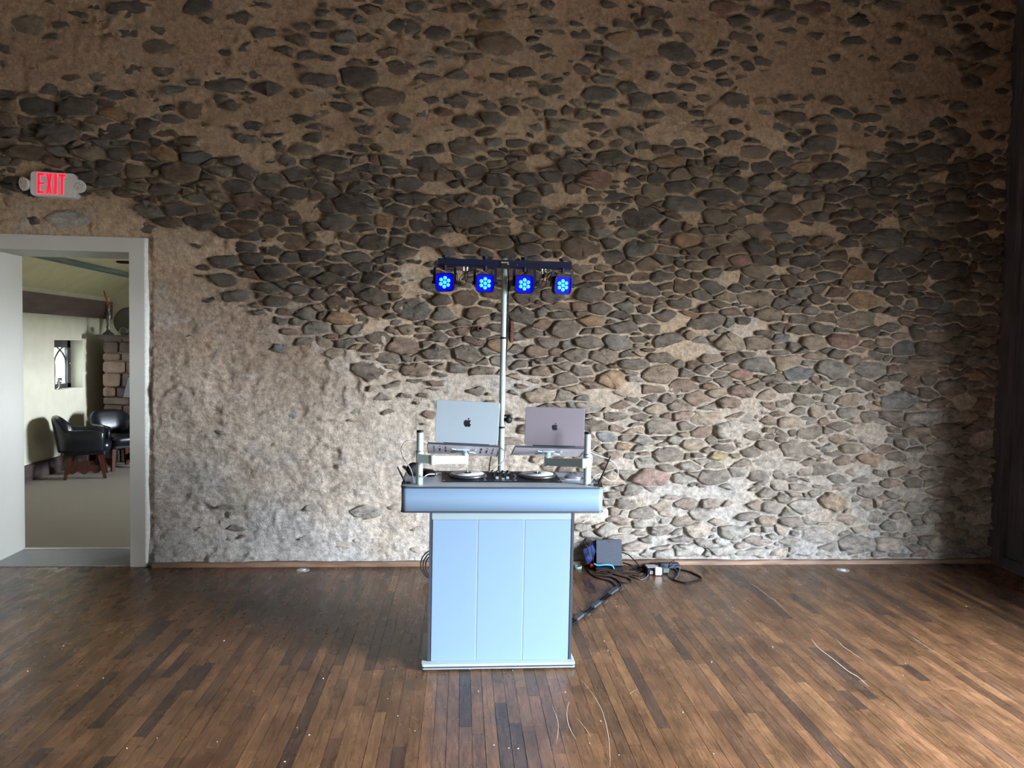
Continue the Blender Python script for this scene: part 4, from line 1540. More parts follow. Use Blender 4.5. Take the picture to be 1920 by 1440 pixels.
APPLE = [('M', 12.152, 6.896), ('c', -.948, 0, -2.415, -1.078, -3.96, -1.04), ('c', -2.04, .027, -3.91, 1.183, -4.961, 3.014), ('c', -2.117, 3.675, -.546, 9.103, 1.519, 12.09),
         ('c', 1.013, 1.454, 2.208, 3.09, 3.792, 3.039), ('c', 1.52, -.065, 2.09, -.987, 3.935, -.987), ('c', 1.831, 0, 2.35, .987, 3.96, .948), ('c', 1.637, -.026, 2.676, -1.48, 3.676, -2.948),
         ('c', 1.156, -1.688, 1.636, -3.325, 1.662, -3.415), ('c', -.039, -.013, -3.182, -1.221, -3.22, -4.857), ('c', -.026, -3.04, 2.48, -4.494, 2.597, -4.559),
         ('c', -1.429, -2.09, -3.623, -2.324, -4.39, -2.376), ('c', -2, -.156, -3.675, 1.09, -4.61, 1.09)]
LEAF = [('M', 15.53, 3.83), ('c', .843, -1.012, 1.4, -2.427, 1.245, -3.83), ('c', -1.207, .052, -2.662, .805, -3.532, 1.818), ('c', -.78, .896, -1.454, 2.338, -1.273, 3.714), ('c', 1.338, .104, 2.715, -.688, 3.559, -1.701)]


def bez(path, n=5):
    pts = []
    p = None
    for s_ in path:
        if s_[0] == 'M':
            p = (s_[1], s_[2])
            pts.append(p)
        else:
            c1, c2, e = (p[0] + s_[1], p[1] + s_[2]), (p[0] + s_[3], p[1] + s_[4]), (p[0] + s_[5], p[1] + s_[6])
            for k in range(1, n + 1):
                t_ = k / n
                a, b, c, d = (1 - t_) ** 3, 3 * t_ * (1 - t_) ** 2, 3 * t_ * t_ * (1 - t_), t_ ** 3
                pts.append((a * p[0] + b * c1[0] + c * c2[0] + d * e[0], a * p[1] + b * c1[1] + c * c2[1] + d * e[1]))
            p = e
    return pts[:-1]


def tri_prism(poly, o_, ax, ay, az, depth):
    """concave outline filled by bmesh triangulation"""
    bm = bmesh.new()
    vs = [bm.verts.new(o_ + ax * p[0] + ay * p[1]) for p in poly]
    f = bm.faces.new(vs)
    r = bmesh.ops.extrude_face_region(bm, geom=[f])
    for e in r['geom']:
        if isinstance(e, bmesh.types.BMVert):
            e.co += az * depth
    bmesh.ops.triangulate(bm, faces=bm.faces[:])
    m = MB()
    bm.verts.index_update()
    m.add([v.co.copy() for v in bm.verts], [tuple(v.index for v in f.verts) for f in bm.faces])
    bm.free()
    return m


def laptop(label, w, h, m, frame, lean, logo_h, xoff):
    o_, ax, ay, az, depth = frame
    hinge = o_ + ax * xoff + ay * (-depth / 2 + 0.030) + az * 0.012
    t = thing('laptop', label, 'laptop', hinge)
    MB().prism(rrect(w, h, 0.012, 4), hinge + ay * (h / 2) - az * 0.010, ax, ay, az, 0.012, True, 0.002).build('base', m, t)
    MB().obox(hinge + ay * (h * 0.32) + az * 0.0022, ax, ay, az, w * 0.42, h * 0.22, 0.0004).build('keyboard', M_BLACK, t)
    # lid rises from the hinge, leaning a little towards the room
    lu = (Vector((ax.x * 0, 0, 0)) + Z * cos(lean) - Y * sin(lean))
    lu = (lu - ax * lu.dot(ax)).normalized()
    ln_ = ax.cross(lu).normalized()
    if ln_.y > 0:
        ln_ = -ln_
    lc = hinge + lu * (h / 2 + 0.004)
    lid = MB().prism(rrect(w, h, 0.012, 5), lc - ln_ * 0.003, ax, lu, ln_, 0.006, True, 0.0018).build('lid', m, t)
    MB().obox(lc - ln_ * 0.0034, ax, lu, ln_, w * 0.48, h * 0.46, 0.0006).build('screen', M_BLACK, lid)
    s_ = logo_h / 24.0
    for path in (APPLE, LEAF):
        pts = [((p[0] - 12.2) * s_, -(p[1] - 12.0) * s_) for p in bez(path)]
        tri_prism(pts, lc + ln_ * 0.0029, ax, lu, ln_, 0.0006).build('logo', M_LOGO, lid)
    MB().cyl(hinge - ax * (w * 0.36), hinge + ax * (w * 0.36), 0.005, n=10).build('hinge', M_BLACK, t)
    return t


frL = laptop_stand(-1, 0.122, 0.108, 0.040, (-0.064, -1.985, 1.136), 1.142, 1.106, 'white post laptop stand with slotted tray under the silver laptop')
frR = laptop_stand(1, 0.583, 0.600, 0.020, (0.758, -1.960, 1.120), 1.132, 1.097, 'white post laptop stand with plain tray under the grey laptop')
laptop('silver laptop with dark apple logo on its open lid', 0.356, 0.240, M_SILVER, frL, 0.05, 0.052, 0.013)
laptop('space grey laptop with dark apple logo on its open lid', 0.340, 0.218, M_GREY, frR, 0.02, 0.042, 0.020)

# things on the booth top
def antenna(a, b, label):
    t = thing('wireless_antenna', label, 'antenna', a)
    a, b = Vector(a), Vector(b)
    MB().box((a.x - 0.022, a.y - 0.014, a.z), (a.x + 0.022, a.y + 0.014, a.z + 0.010)).build('base', M_BLACK, t)
    d = (b - a).normalized()
    MB().cyl(a + Z * 0.004, a + d * 0.07, 0.0065, 0.0055, n=12).build('sleeve', M_BLACK, t)
    MB().cyl(a + d * 0.07, b, 0.0048, 0.0034, n=12).build('rod', M_BLACK, t)
    MB().lathe([(0.0, 0.006), (0.004, 0.004), (0.0046, -0.004), (0.0, -0.004)], b, d, 10).build('tip', M_BLACK, t)
a_ = G(761, 907, TZ1)
antenna(a_, W(746, 877, a_.y - 0.01), 'short black rod antenna leaning left at the booth corner')
a_ = G(1121, 911, TZ1)
antenna(a_, W(1144, 857, a_.y), 'long black rod antenna leaning right at the booth corner')

hpc = G(786, 897, TZ1)
hp = thing('headphones', 'black headphones lying on the booth top behind the post', 'headphones', hpc)
e1, e2 = G(774, 897, TZ1 + 0.0), G(803, 894, TZ1 + 0.0)
e1 = Vector((e1.x, -1.68, TZ1))
e2 = Vector((e2.x, -1.655, TZ1))
MB().lathe([(0.0, -0.02), (0.034, -0.018), (0.040, -0.006), (0.040, 0.010), (0.030, 0.020), (0.0, 0.016)], e1 + Z * 0.041, Vector((0.35, -1, 0.05)), 24).build('ear_cup', M_BLACK, hp)
MB().lathe([(0.0, 0.0), (0.040, 0.0), (0.043, 0.010), (0.040, 0.026), (0.026, 0.034), (0.0, 0.030)], e2, Vector((0, 0, 1)), 24).build('ear_cup', M_BLACK, hp)
MB().tube([e1 + Vector((-0.03, 0.0, 0.03)), e1 + Vector((-0.055, 0.03, 0.05)), e1 + Vector((-0.05, 0.10, 0.035)), e1 + Vector((0.03, 0.135, 0.02)), e2 + Vector((0.0, 0.07, 0.02)), e2 + Vector((0.01, 0.03, 0.02))], 0.009).build('headband', M_GREY, hp)

msc = Vector((0.742, -1.735, TZ1))
ms = thing('computer_mouse', 'grey computer mouse on the booth top beside the right post', 'mouse', msc)
vs, fs = [], []
nr, na = 6, 20
for r_ in range(nr + 1):
    k = r_ / nr
    for i in range(na):
        a = 2 * pi * i / na
        vs.append(msc + Vector((0.052 * cos(a) * cos(k * pi / 2 * 0.98), 0.031 * sin(a) * cos(k * pi / 2 * 0.98), 0.004 + 0.026 * sin(k * pi / 2))))
for r_ in range(nr):
    for i in range(na):
        j = (i + 1) % na
        fs.append((r_ * na + i, r_ * na + j, (r_ + 1) * na + j, (r_ + 1) * na + i))
fs.append(tuple(range(na))[::-1])
fs.append(tuple(range(nr * na, (nr + 1) * na)))
MB().add(vs, fs, True).build('shell', M_GREY, ms)
MB().prism(rrect(0.115, 0.07, 0.03, 6), msc + Vector((-0.012, -0.002, 0.0)), X, Y, Z, 0.005).build('sole', M_SILVER, ms)

# cables on the booth
def cable(pts, r, m, label, name='cable', sub=7):
    return tag(MB().tube(pts, r, sub=sub).build(name, m), label, 'cable')
yb = -1.80
cable([W(802, 831, -1.83), W(790, 827, -1.84), W(775, 825, -1.86), W(760, 828, -1.87), W(752.5, 841, -1.87), W(755, 856, -1.86), W(765, 871, -1.84), W(772, 885, -1.80), W(776, 905, -1.88)], 0.0024, M_CABLE,
      'thin grey cable looping from the slotted tray down past the left post')
cable([W(937, 839, -1.60), W(945, 845, -1.60), W(947, 855, -1.60), W(944, 864, -1.58), W(930, 876, -1.55), W(915, 886, -1.54), G(900, 888, TZ1 + 0.012)], 0.0026, M_CABLEW,
      'thin white cable hanging from the slotted tray to the controller')
cable([W(1101, 846, -1.80), W(1112, 850, -1.80), W(1128, 856, -1.79), W(1142, 861, -1.78), W(1154, 870, -1.77), W(1159, 882, -1.77), W(1157, 896, -1.78), W(1150, 902, -1.79), W(1140, 900, -1.80), W(1130, 893, -1.81), W(1124, 889, -1.82), W(1115, 893, -1.84), G(1108, 903, TZ1 + 0.003)], 0.0024, M_CABLE,
      'thin grey cable looping wide of the right post past the antenna')
cable([W(1103, 848, -1.89), W(1108, 852, -1.89), W(1110, 862, -1.89), W(1107, 880, -1.90), W(1107, 900, -1.90), G(1105, 909, TZ1 + 0.003)], 0.0030, M_CABLEW,
      'white cable running down the right post')
cable([G(790, 899, TZ1 + 0.006), G(797, 893, TZ1 + 0.05), G(805, 889, TZ1 + 0.045), G(818, 889, TZ1 + 0.004), G(827, 889, TZ1 + 0.004)], 0.0028, M_CABLEW,
      'short white cable lying over the headphones')
cable([W(930, 800, -1.37), W(932, 815, -1.38), W(928, 835, -1.40), W(920, 860, -1.42), W(917, 885, -1.44), W(917, 920, -1.44), Vector((0.30, -1.40, 0.3)), Vector((0.33, -1.33, 0.006)), Vector((0.5, -1.1, 0.006))], 0.004, M_RUBBER,
      'black cable hanging behind the booth beside the pole')
for k, (a, b) in enumerate((((1068, 886), (1088, 898)), ((1076, 886), (1096, 899)), ((1107, 893), (1119, 905)))):
    cable([G(a[0], a[1], TZ1 + 0.003), G((a[0] + b[0]) / 2 + 1, (a[1] + b[1]) / 2, TZ1 + 0.003), G(b[0], b[1], TZ1 + 0.003)], 0.0022, M_RUBBER,
          ('thin black lead across the booth top nearest the platter', 'thin black lead across the booth top beside the mouse', 'thin black lead across the booth top by the long antenna')[k])

# ------------------------------------------------------------------ light stand and LED bar
PX_, PY_ = 0.3555, -1.30
ls = thing('light_stand', 'white telescopic light stand behind the booth', 'light stand', (PX_, PY_, 0))
MB().cyl((PX_, PY_, 0.12), (PX_, PY_, 1.245), 0.0190, n=24).build('lower_tube', M_WHITE, ls)
MB().cyl((PX_, PY_, 1.245), (PX_, PY_, 1.80), 0.0178, n=24).build('middle_tube', M_WHITE, ls)
MB().cyl((PX_, PY_, 1.80), (PX_, PY_, 2.295), 0.0168, n=24).build('upper_tube', M_WHITE, ls)
for z in (1.243, 1.803):
    MB().cyl((PX_, PY_, z - 0.006), (PX_, PY_, z + 0.006), 0.0205, n=24).build('black_collar', M_BLACK, ls)
kz = 1.292
MB().cyl((PX_ + 0.01, PY_, kz), (PX_ + 0.03, PY_ - 0.01, kz), 0.010, n=12).build('clamp_screw', M_BLACK, ls)
MB().lathe([(0.0, -0.012), (0.017, -0.012), (0.022, -0.006), (0.022, 0.008), (0.017, 0.014), (0.0, 0.014)], (PX_ + 0.043, PY_ - 0.012, kz), Vector((0.35, -1, 0)), 20).build('clamp_knob', M_BLACK, ls)
MB().bar((PX_ + 0.01, PY_, kz + 0.025), (PX_ + 0.055, PY_ - 0.01, kz + 0.027), 0.02, 0.012).build('clamp_lever', M_BLACK, ls)
MB().cyl((PX_, PY_, 0.10), (PX_, PY_, 0.16), 0.026, n=18).build('tripod_hub', M_BLACK, ls)
for k in range(3):
    a = radians(90 + 120 * k)
    MB().bar((PX_ + 0.02 * cos(a), PY_ + 0.02 * sin(a), 0.13), (PX_ + 0.30 * cos(a), PY_ + 0.30 * sin(a), 0.015), 0.02, 0.02).build('tripod_leg', M_WHITE, ls)

lb = thing('led_light_bar', 'black bar of four blue LED par lamps on top of the stand', 'stage light', (PX_, PY_, 2.26))
LX0, LX1, LZ0, LZ1 = -0.058, 0.768, 2.234, 2.281
LY = PY_ - 0.055
b_ = MB()
b_.box((LX0, LY, LZ0), (LX1, LY + 0.036, LZ1))
b_.box((LX0, LY - 0.003, LZ0 + 0.004), (LX1, LY, LZ0 + 0.012)).box((LX0, LY - 0.003, LZ1 - 0.012), (LX1, LY, LZ1 - 0.004)).box((LX0, LY - 0.002, LZ0 + 0.018), (LX1, LY, LZ1 - 0.018))
b_.build('bar', M_NAVY, lb)
MB().box((PX_ - 0.028, LY - 0.006, LZ0 - 0.004), (PX_ + 0.028, LY + 0.050, LZ1 + 0.002)).build('mount_block', M_BLACK, lb)


def text(s_, size, o_, ax, ay, m, parent, name):
    cu = bpy.data.curves.new(name, 'FONT')
    cu.body = s_
    cu.size = size
    cu.extrude = 0.0004
    ob = bpy.data.objects.new(name + '_tmp', cu)
    C.objects.link(ob)
    bpy.context.view_layer.update()
    dg = bpy.context.evaluated_depsgraph_get()
    me = bpy.data.meshes.new_from_object(ob.evaluated_get(dg))
    bpy.data.objects.remove(ob)
    az = ax.cross(ay)
    R = Matrix(((ax.x, ay.x, az.x, o_[0]), (ax.y, ay.y, az.y, o_[1]), (ax.z, ay.z, az.z, o_[2]), (0, 0, 0, 1)))
    me.transform(R)
    me.materials.clear()
    me.materials.append(m)
    me.name = name
    o2 = bpy.data.objects.new(name, me)
    C.objects.link(o2)
    attach(o2, parent)
    return o2


text('CHAUVET', 0.0105, (PX_ - 0.026, LY - 0.0068, 2.262), X, Z, M_PRINT, lb, 'lettering')
text('DJ', 0.0100, (PX_ + 0.012, LY - 0.0068, 2.253), X, Z, M_PRINT, lb, 'lettering')
text('4', 0.009, (PX_ + 0.073, LY - 0.0038, 2.250), X, Z, M_PRINT, lb, 'lettering')
HX = [-0.014, 0.232, 0.474, 0.711]
HR = [radians(9), radians(0), radians(0), radians(-4)]
HYAW = [radians(-12), 0, 0, radians(14)]
for k, hx in enumerate(HX):
    hz = 2.134
    hy = LY - 0.022
    rz = HYAW[k]
    ax = Vector((cos(rz), sin(rz), 0))
    fwd = Vector((sin(rz), -cos(rz), -0.10)).normalized()     # lamps look at the room and slightly down
    up_ = ax.cross(-fwd).normalized()
    if up_.z < 0:
        up_ = -up_
    c = Vector((hx, hy, hz))
    rot = HR[k]
    a2 = ax * cos(rot * 0.3) + up_ * sin(rot * 0.3)
    u2 = -ax * sin(rot * 0.3) + up_ * cos(rot * 0.3)
    s_ = 0.114
    par = MB().prism(rrect(s_, s_, 0.026, 5), c - fwd * 0.040, a2, u2, fwd, 0.040, True, 0.004).build('par_head', M_NAVY, lb)
    rim = MB()
    o1, i1 = rrect(s_, s_, 0.026, 5), rrect(s_ - 0.010, s_ - 0.010, 0.022, 5)
    n_ = len(o1)
    vs = [c + a2 * p[0] + u2 * p[1] for p in o1] + [c + a2 * p[0] + u2 * p[1] + fwd * 0.012 for p in o1] + [c + a2 * p[0] + u2 * p[1] + fwd * 0.012 for p in i1] + [c + a2 * p[0] + u2 * p[1] for p in i1]
    rim.add(vs, [(r_ * n_ + i, r_ * n_ + (i + 1) % n_, (r_ + 1) * n_ + (i + 1) % n_, (r_ + 1) * n_ + i) for r_ in range(3) for i in range(n_)])
    rim.build('rim', M_NAVY, par)
    MB().prism(rrect(s_ - 0.011, s_ - 0.011, 0.021, 5), c, a2, u2, fwd, 0.003).build('lens_plate', M_LEDP, par)
    for j in range(7):
        if j == 0:
            q_ = c
        else:
            an = radians(90 + 60 * j) + rot * -1.0
            q_ = c + a2 * (0.0265 * cos(an)) + u2 * (0.0265 * sin(an))
        MB().lathe([(0.0, 0.0085), (0.007, 0.0075), (0.0112, 0.004), (0.0112, 0.002)], q_ + fwd * 0.001, fwd, 16).build('led_lens', M_LED, par)
    # yoke: both arms and the top strap
    yk = MB()
    zt_ = LZ0 - 0.002
    yc = Vector((hx, hy + 0.012, hz))
    for q_ in (-1, 1):
        yk.bar(yc + ax * (q_ * 0.064) + Z * (-0.004), Vector((hx, hy + 0.012, zt_ - 0.008)) + ax * (q_ * 0.064), 0.004, 0.016, up=ax)
    yk.bar(Vector((hx, hy + 0.012, zt_ - 0.006)) - ax * 0.066, Vector((hx, hy + 0.012, zt_ - 0.006)) + ax * 0.066, 0.016, 0.004)
    yk.build('yoke', M_NAVY, par)
    for q_ in (-1, 1):
        MB().cyl(yc + ax * (q_ * 0.056), yc + ax * (q_ * 0.078), 0.011, n=12).build('tilt_knob', M_NAVY, par)
    MB().cyl((hx, LY + 0.016, LZ1 - 0.002), (hx, LY + 0.016, LZ1 + 0.008), 0.009, n=10).build('top_bolt', M_NAVY, lb)
    MB().cyl((hx, LY + 0.016, LZ1 + 0.006), (hx, LY + 0.016, LZ1 + 0.020), 0.020, n=8, smooth=False).build('top_knob', M_NAVY, lb)
    MB().cyl((hx, hy + 0.012, LZ0 - 0.024), (hx, hy + 0.012, LZ0 + 0.004), 0.013, n=8, smooth=False).build('under_knob', M_NAVY, lb)
for px_ in (869, 876, 1016.5, 1022.5):
    p = W(px_, 504, LY + 0.01)
    MB().cyl((p.x, LY + 0.012, LZ0 + 0.002), (p.x, LY + 0.012, LZ0 - 0.028), 0.0065, n=12).build('connector', M_STEEL, lb)
LW = lambda a, b: W(a, b, LY - 0.004)
for pts in ([LW(869, 508), LW(872, 520), LW(874, 530), LW(868, 534), LW(862, 527), LW(864, 518), LW(876, 510), LW(890, 507), LW(897, 511)],
            [LW(876, 508), LW(877, 520), LW(872, 533), LW(865, 535), LW(859, 528), LW(857, 514), LW(850, 506), LW(836, 505)],
            [LW(1016.5, 510), LW(1014, 520), LW(1011, 535), LW(1016, 541), LW(1023, 536), LW(1025, 522), LW(1030, 512), LW(1040, 510), LW(1044, 516)],
            [LW(1022.5, 510), LW(1020, 522), LW(1014, 534), LW(1008, 540), LW(1002, 541), LW(996, 536)]):
    MB().tube(pts, 0.0028).build('lamp_cable', M_BLACK, lb)
cable([W(953, 505, PY_ + 0.02), W(953.5, 540, PY_ + 0.025), W(953, 570, PY_ + 0.03), W(951.5, 620, PY_ + 0.03), W(951, 640, PY_ + 0.028), W(947, 700, PY_ + 0.022), W(944, 760, PY_ + 0.022), W(939, 800, PY_ + 0.02)], 0.004, M_RUBBER,
      'black power cable running down behind the white pole')

# ------------------------------------------------------------------ things on the floor by the wall
pa, pb = G(1118, 1072, 0.0), G(1168, 1072, 0.0)
cy0 = pa.y + 0.02
cb = W(1142, 1071, cy0)
bxw = 0.205
pe = thing('power_case', 'slate grey metal box standing upright against the stone wall', 'equipment box', (cb.x + 0.008, cy0 + 0.05, 0))
ta_ = radians(9)
fn = Vector((0.03, -cos(ta_), sin(ta_))).normalized()
fu = Vector((0, sin(ta_), cos(ta_)))
base_z = 0.030
bc = Vector((W(1143, 1045, cy0).x, cy0 + 0.02, base_z))
MB().prism(rrect(bxw, 0.203, 0.005, 2), bc + fu * 0.1015 + Y * 0.035, X, fu, fn, 0.045, bevel=0.002).build('body', M_CASE, pe)
MB().cyl(bc + fu * 0.186 + Y * 0.035 + fn * 0.0445, bc + fu * 0.186 + Y * 0.035 + fn * 0.0458, 0.005, n=12).build('hanging_hole', M_BLACK, pe)
MB().box((bc.x - 0.108, cy0 - 0.012, 0.0), (bc.x + 0.108, cy0 + 0.095, 0.032)).build('under_box', M_BLACK, pe)
# blue bag behind it
bgp = W(1108, 1040, -0.09)
bag = thing('blue_bag', 'crumpled blue nylon bag behind the grey box', 'bag', (bgp.x, -0.10, 0))
bm = bmesh.new()
bmesh.ops.create_icosphere(bm, subdivisions=3, radius=1.0)
rb = random.Random(3)
for v_ in bm.verts:
    d_ = v_.co.normalized()
    k = 0.82 + 0.5 * (float(fbm(np.array([d_.x * 2.3 + 5]), np.array([d_.z * 2.3 + d_.y * 1.7 + 9]), 8, 3)[0]) - 0.5) * 1.6
    v_.co = Vector((d_.x * 0.105 * k, d_.y * 0.055 * k, d_.z * 0.105 * k + 0.02 * (d_.x)))
    v_.co += Vector((bgp.x + 0.025, -0.125, 0.115))
    v_.co.z = max(v_.co.z, 0.002)
    v_.co.y = max(v_.co.y, -0.24)
m_ = MB()
bm.verts.index_update()
m_.add([v_.co.copy() for v_ in bm.verts], [tuple(v_.index for v_ in f.verts) for f in bm.faces], False)
bm.free()
m_.build('sack', M_BLUEF, bag)
MB().add([W(1093, 1030, -0.15), W(1112, 1022, -0.16), W(1116, 1032, -0.17), W(1107, 1056, -0.17), W(1101, 1058, -0.165), W(1097, 1044, -0.16), W(1105, 1038, -0.10)],
         [(0, 1, 2), (0, 2, 5), (5, 2, 3), (5, 3, 4), (6, 1, 0), (6, 2, 1), (6, 3, 2), (6, 4, 3), (6, 5, 4), (6, 0, 5)]).build('flap', M_BLUEF, bag)

FZ = 0.004
FL = lambda a, b, r=0.0045: G(a, b, r)
cable([W(1105, 1043, -0.19), W(1101, 1027, -0.19), W(1096, 1016, -0.18), W(1098, 1011.5, -0.18), W(1103, 1013, -0.18), W(1108, 1024, -0.19), W(1111, 1038, -0.20), W(1112, 1050, -0.22), FL(1112, 1062)], 0.004, M_RUBBER,
      'black cable loop standing up in front of the blue bag')
cable([W(1114, 1057, -0.23), W(1121, 1060, -0.24), W(1132, 1059, -0.245), W(1142, 1059, -0.245), W(1148, 1061, -0.245), W(1150.5, 1065, -0.25), FL(1151, 1068)], 0.006, M_BLUEC,
      'bright blue network cable bent across the grey box')
rdp = FL(1110, 1066, 0)
rd_ = thing('red_plug', 'small red plug beside the grey box', 'plug', rdp)
MB().prism(rrect(0.032, 0.030, 0.008, 3), rdp + Z * 0.008, X, Y, Z, 0.034, bevel=0.004).build('body', M_RED, rd_)
MB().bar(rdp + Vector((0.004, 0, 0.03)), rdp + Vector((0.022, -0.01, 0.046)), 0.016, 0.014).build('latch', M_RED, rd_)
MB().cyl(rdp + Vector((0, 0, 0.0)), rdp + Vector((0, 0, 0.012)), 0.010, n=10).build('neck', M_BLACK, rd_)
# dark cables
def fcable(pts, r, label, m=M_RUBBER):
    return cable([G(a, b, r) if len(t_) == 0 else G(a, b, t_[0]) for a, b, *t_ in pts], r, m, label)
fcable([(1076, 1062), (1090, 1063), (1100, 1062), (1103, 1070), (1110, 1078), (1125, 1085), (1145, 1090), (1155, 1100), (1152, 1103)], 0.005, 'black cable curving in from the booth below the red plug')
fcable([(1118, 1074), (1126, 1069, 0.02), (1140, 1072), (1155, 1078), (1170, 1082), (1181, 1086), (1182, 1091), (1172, 1093), (1160, 1091)], 0.0045, 'black cable making a short loop below the grey box')
fcable([(1116, 1079), (1128, 1080), (1148, 1083), (1160, 1090), (1164, 1099), (1157, 1106)], 0.0055, 'thick black cable swinging into the taped bundle')
fcable([(1120, 1074), (1140, 1076), (1165, 1074), (1190, 1074), (1205, 1070), (1212, 1064), (1218, 1060)], 0.0045, 'black cable stretched from the grey box to the power strip')
cable([W(1166, 1036, -0.15), W(1178, 1040, -0.19), W(1188, 1049, -0.22), W(1196, 1058, -0.26), FL(1198, 1064)], 0.0045, M_RUBBER, 'black cable arching off the top of the grey box')
cable([W(1167, 1055, -0.20), W(1178, 1058, -0.22), W(1188, 1062, -0.24), FL(1205, 1064), FL(1216, 1058), FL(1226, 1060)], 0.006, M_RUBBER, 'thick black cable leaving the side of the grey box')
fcable([(1192, 1068), (1198, 1062, 0.02), (1208, 1058, 0.025), (1217, 1062, 0.02), (1218, 1072), (1212, 1082), (1203, 1087), (1192, 1084), (1180, 1079)], 0.004, 'grey-black cable coiled left of the power strip', M_CABLED)
fcable([(1180, 1068), (1195, 1066), (1212, 1060, 0.02), (1219, 1066, 0.02), (1214, 1075), (1200, 1080), (1185, 1078)], 0.004, 'black cable coil overlapping the grey coil')
fcable([(1256, 1066), (1252, 1075), (1255, 1083), (1263, 1087), (1270, 1080), (1274, 1070), (1274, 1062, 0.03), (1268, 1057, 0.03), (1258, 1058, 0.02), (1252, 1063, 0.01)], 0.004, 'grey cable ring standing right of the power strip', M_CABLED)
fcable([(1240, 1066, 0.02), (1255, 1066), (1266, 1069), (1270, 1078), (1262, 1085), (1256, 1082)], 0.0045, 'black cable curling inside the grey ring')
fcable([(1262, 1087), (1275, 1091), (1290, 1092), (1305, 1089), (1314, 1085), (1314, 1082), (1305, 1077), (1290, 1071), (1276, 1068), (1268, 1064)], 0.0055, 'long black cable loop lying furthest along the wall')
fcable([(1256, 1084), (1270, 1089), (1285, 1093.5), (1302, 1091), (1312, 1087)], 0.0045, 'black cable doubled under the long loop')
cable([FL(1220, 1055, 0.012), W(1226, 1058, -0.2), W(1233, 1061, -0.24), FL(1238, 1063, 0.03)], 0.005, M_RUBBER, 'short stiff black plug lead behind the power strip')
cable([FL(1253, 1064, 0.02), W(1256, 1056, -0.24), W(1262, 1051, -0.22), W(1264, 1054, -0.22), W(1259, 1060, -0.25), FL(1252, 1064, 0.02)], 0.0035, M_RUBBER, 'small black wire loop sticking up behind the power strip')
# power strip
ps = G(1232, 1078, 0)
pstr = thing('power_strip', 'black power strip with a white square adapter', 'power strip', ps)
MB().box((ps.x - 0.075, ps.y, 0.0), (ps.x + 0.05, ps.y + 0.16, 0.045)).build('body', M_BLACK, pstr)
MB().prism(rrect(0.052, 0.056, 0.006, 3), Vector((ps.x + 0.004, ps.y - 0.001, 0.034)), X, Z, -Y, 0.028, bevel=0.003).build('adapter', M_CABLEW, pstr)
MB().prism(rrect(0.09, 0.07, 0.01, 3), Vector((ps.x - 0.025, ps.y + 0.07, 0.045)), X, Y, Z, 0.008).build('top_plate', M_CABLE, pstr)
MB().box((ps.x + 0.05, ps.y + 0.02, 0.012), (ps.x + 0.10, ps.y + 0.06, 0.045)).build('side_plug', M_PIPE, pstr)
MB().box((ps.x - 0.06, ps.y - 0.006, 0.008), (ps.x - 0.03, ps.y + 0.002, 0.034)).build('socket', M_GREY, pstr)
px2 = G(1251, 1066, 0)
bk = thing('black_adapter', 'black power brick lying behind the power strip', 'power adapter', px2)
MB().prism(rrect(0.16, 0.06, 0.01, 3), px2 + Vector((0.02, 0.02, 0)), X, Y, Z, 0.040, bevel=0.004).build('case', M_CASE, bk)
# taped bundle running to the booth
bun = thing('cable_bundle', 'bundle of black cables held by three velcro wraps on the floor', 'cable bundle', G(1120, 1130, 0))
base_pts = [(1158, 1101), (1150, 1109), (1138, 1118), (1124, 1129), (1108, 1142), (1090, 1154), (1072, 1166), (1058, 1176)]
for k, off in enumerate((-3.0, 0.0, 3.0)):
    MB().tube([G(a + off * 0.9, b + off * 0.9, 0.006) for a, b in base_pts], 0.0044).build('bundled_cable', M_RUBBER, bun)
for a, b in ((1150, 1109), (1118, 1134), (1086, 1157)):
    p, q_ = G(a + 7, b - 5.3, 0.009), G(a - 7, b + 5.3, 0.009)
    d_ = (q_ - p).normalized()
    s_ = d_.cross(Z).normalized()
    MB().prism(rrect((q_ - p).length, 0.036, 0.008, 3), (p + q_) / 2 - Z * 0.0055, d_, s_, Z, 0.019, bevel=0.005).build('velcro_wrap', M_VELCRO, bun)
    MB().prism([(-0.02, -0.015), (0.02, -0.015), (0.025, 0.02), (-0.015, 0.02)], p + s_ * -0.03 + Z * 0.004, d_, s_, Z, 0.006).build('velcro_tail', M_VELCRO, bun)
tp = G(1083, 1066, 0)
tape = thing('tape_roll', 'small pale green tape roll on the floor beside the booth', 'tape', tp)
MB().lathe([(0.018, 0.0), (0.034, 0.0), (0.034, 0.022), (0.018, 0.022), (0.018, 0.0)], tp, n=20).build('roll', mat('green_tape', (0.10, 0.17, 0.15), 0.5), tape)
# cable coil left of the booth
cl_ = G(806, 1062, 0.0)
coil = thing('cable_coil', 'coil of black cable standing behind the left side of the booth', 'cable coil', (0.02, -0.42, 0))
for k in range(3):
    r_ = 0.115 - 0.008 * k
    cc_ = Vector((W(818, 1050, -0.42).x + 0.01 * k, -0.42 + 0.012 * k, r_ + 0.005))
    MB().tube([cc_ + Vector((r_ * cos(2 * pi * i / 16), 0.004 * sin(5 * i), r_ * sin(2 * pi * i / 16))) for i in range(16)], 0.005, sub=3, closed=True).build('turn', M_RUBBER, coil)

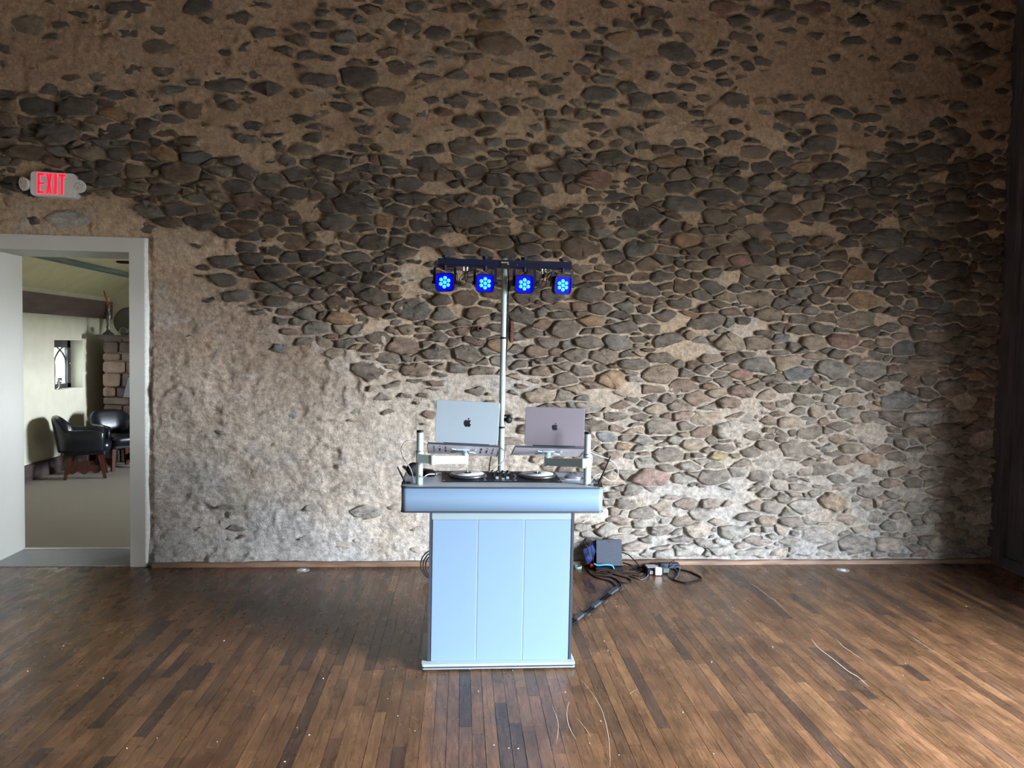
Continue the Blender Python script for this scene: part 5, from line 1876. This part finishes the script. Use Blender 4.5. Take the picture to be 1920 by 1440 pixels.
# flecks and scratches on the floor
fk = MB()
rf = random.Random(9)
for px_, py_ in [(420 + 0, 1201), (727, 1310), (961, 1257), (843, 1255), (881, 1255), (1133, 1202), (1140, 1220), (1153, 1126), (1538, 1265), (1693, 1266), (1697, 1244), (1844, 1161), (1812, 1137), (606, 1272), (702, 1264), (1449, 1213), (897, 1296), (926, 1397), (580, 1378), (778, 1370), (145, 1286), (238, 1403)] + [(rf.uniform(40, 1880), rf.uniform(1085, 1430)) for _ in range(40)]:
    p = G(px_, py_, 0.0012)
    s_ = rf.uniform(0.0015, 0.0045)
    a = rf.uniform(0, pi)
    fk.prism([(s_ * cos(a), s_ * sin(a)), (-s_ * 0.6 * sin(a), s_ * 0.6 * cos(a)), (-s_ * cos(a), -s_ * sin(a)), (s_ * 0.6 * sin(a), -s_ * 0.6 * cos(a))], p, X, Y, Z, 0.0014)
o = fk.build('paper_flecks', M_FLECK, fl)
o['kind'] = 'stuff'
sc_ = MB()


def scratch(pts, w):
    path = smooth_path([G(a, b, 0.0008) for a, b in pts], 6)
    for i in range(len(path) - 1):
        p, q_ = path[i], path[i + 1]
        d_ = (q_ - p).normalized()
        s_ = Vector((-d_.y, d_.x, 0)) * w * (0.4 + 0.6 * sin(pi * (i + 0.5) / (len(path) - 1)))
        sc_.add([p - s_, p + s_, q_ + s_, q_ - s_], [(0, 1, 2, 3)])
scratch([(1404, 1092), (1420, 1102), (1440, 1117), (1453, 1126), (1470, 1141)], 0.0016)
scratch([(1521, 1197), (1534, 1214), (1560, 1234), (1590, 1258), (1610, 1270), (1628, 1287)], 0.0018)
scratch([(1567, 1197), (1580, 1211), (1600, 1225), (1620, 1239)], 0.0014)
scratch([(1359, 1131), (1369, 1141), (1380, 1150)], 0.0008)
scratch([(1226, 1156), (1233, 1151), (1240, 1145)], 0.0008)
scratch([(1067, 1316), (1063, 1333), (1065, 1355), (1072, 1372), (1080, 1387)], 0.0011)
scratch([(1036, 1325), (1044, 1345), (1047, 1365), (1043, 1395)], 0.0009)
scratch([(1080, 1345), (1095, 1362), (1108, 1382)], 0.0007)
scratch([(1091, 1275), (1110, 1300), (1128, 1330), (1138, 1365), (1143, 1400), (1144, 1438)], 0.0009)
scratch([(1179, 1302), (1188, 1296), (1195, 1292)], 0.0009)
scratch([(1706, 1192), (1730, 1208), (1748, 1220)], 0.0009)
o = sc_.build('scratches', M_SCRATCH, fl)
o['kind'] = 'stuff'
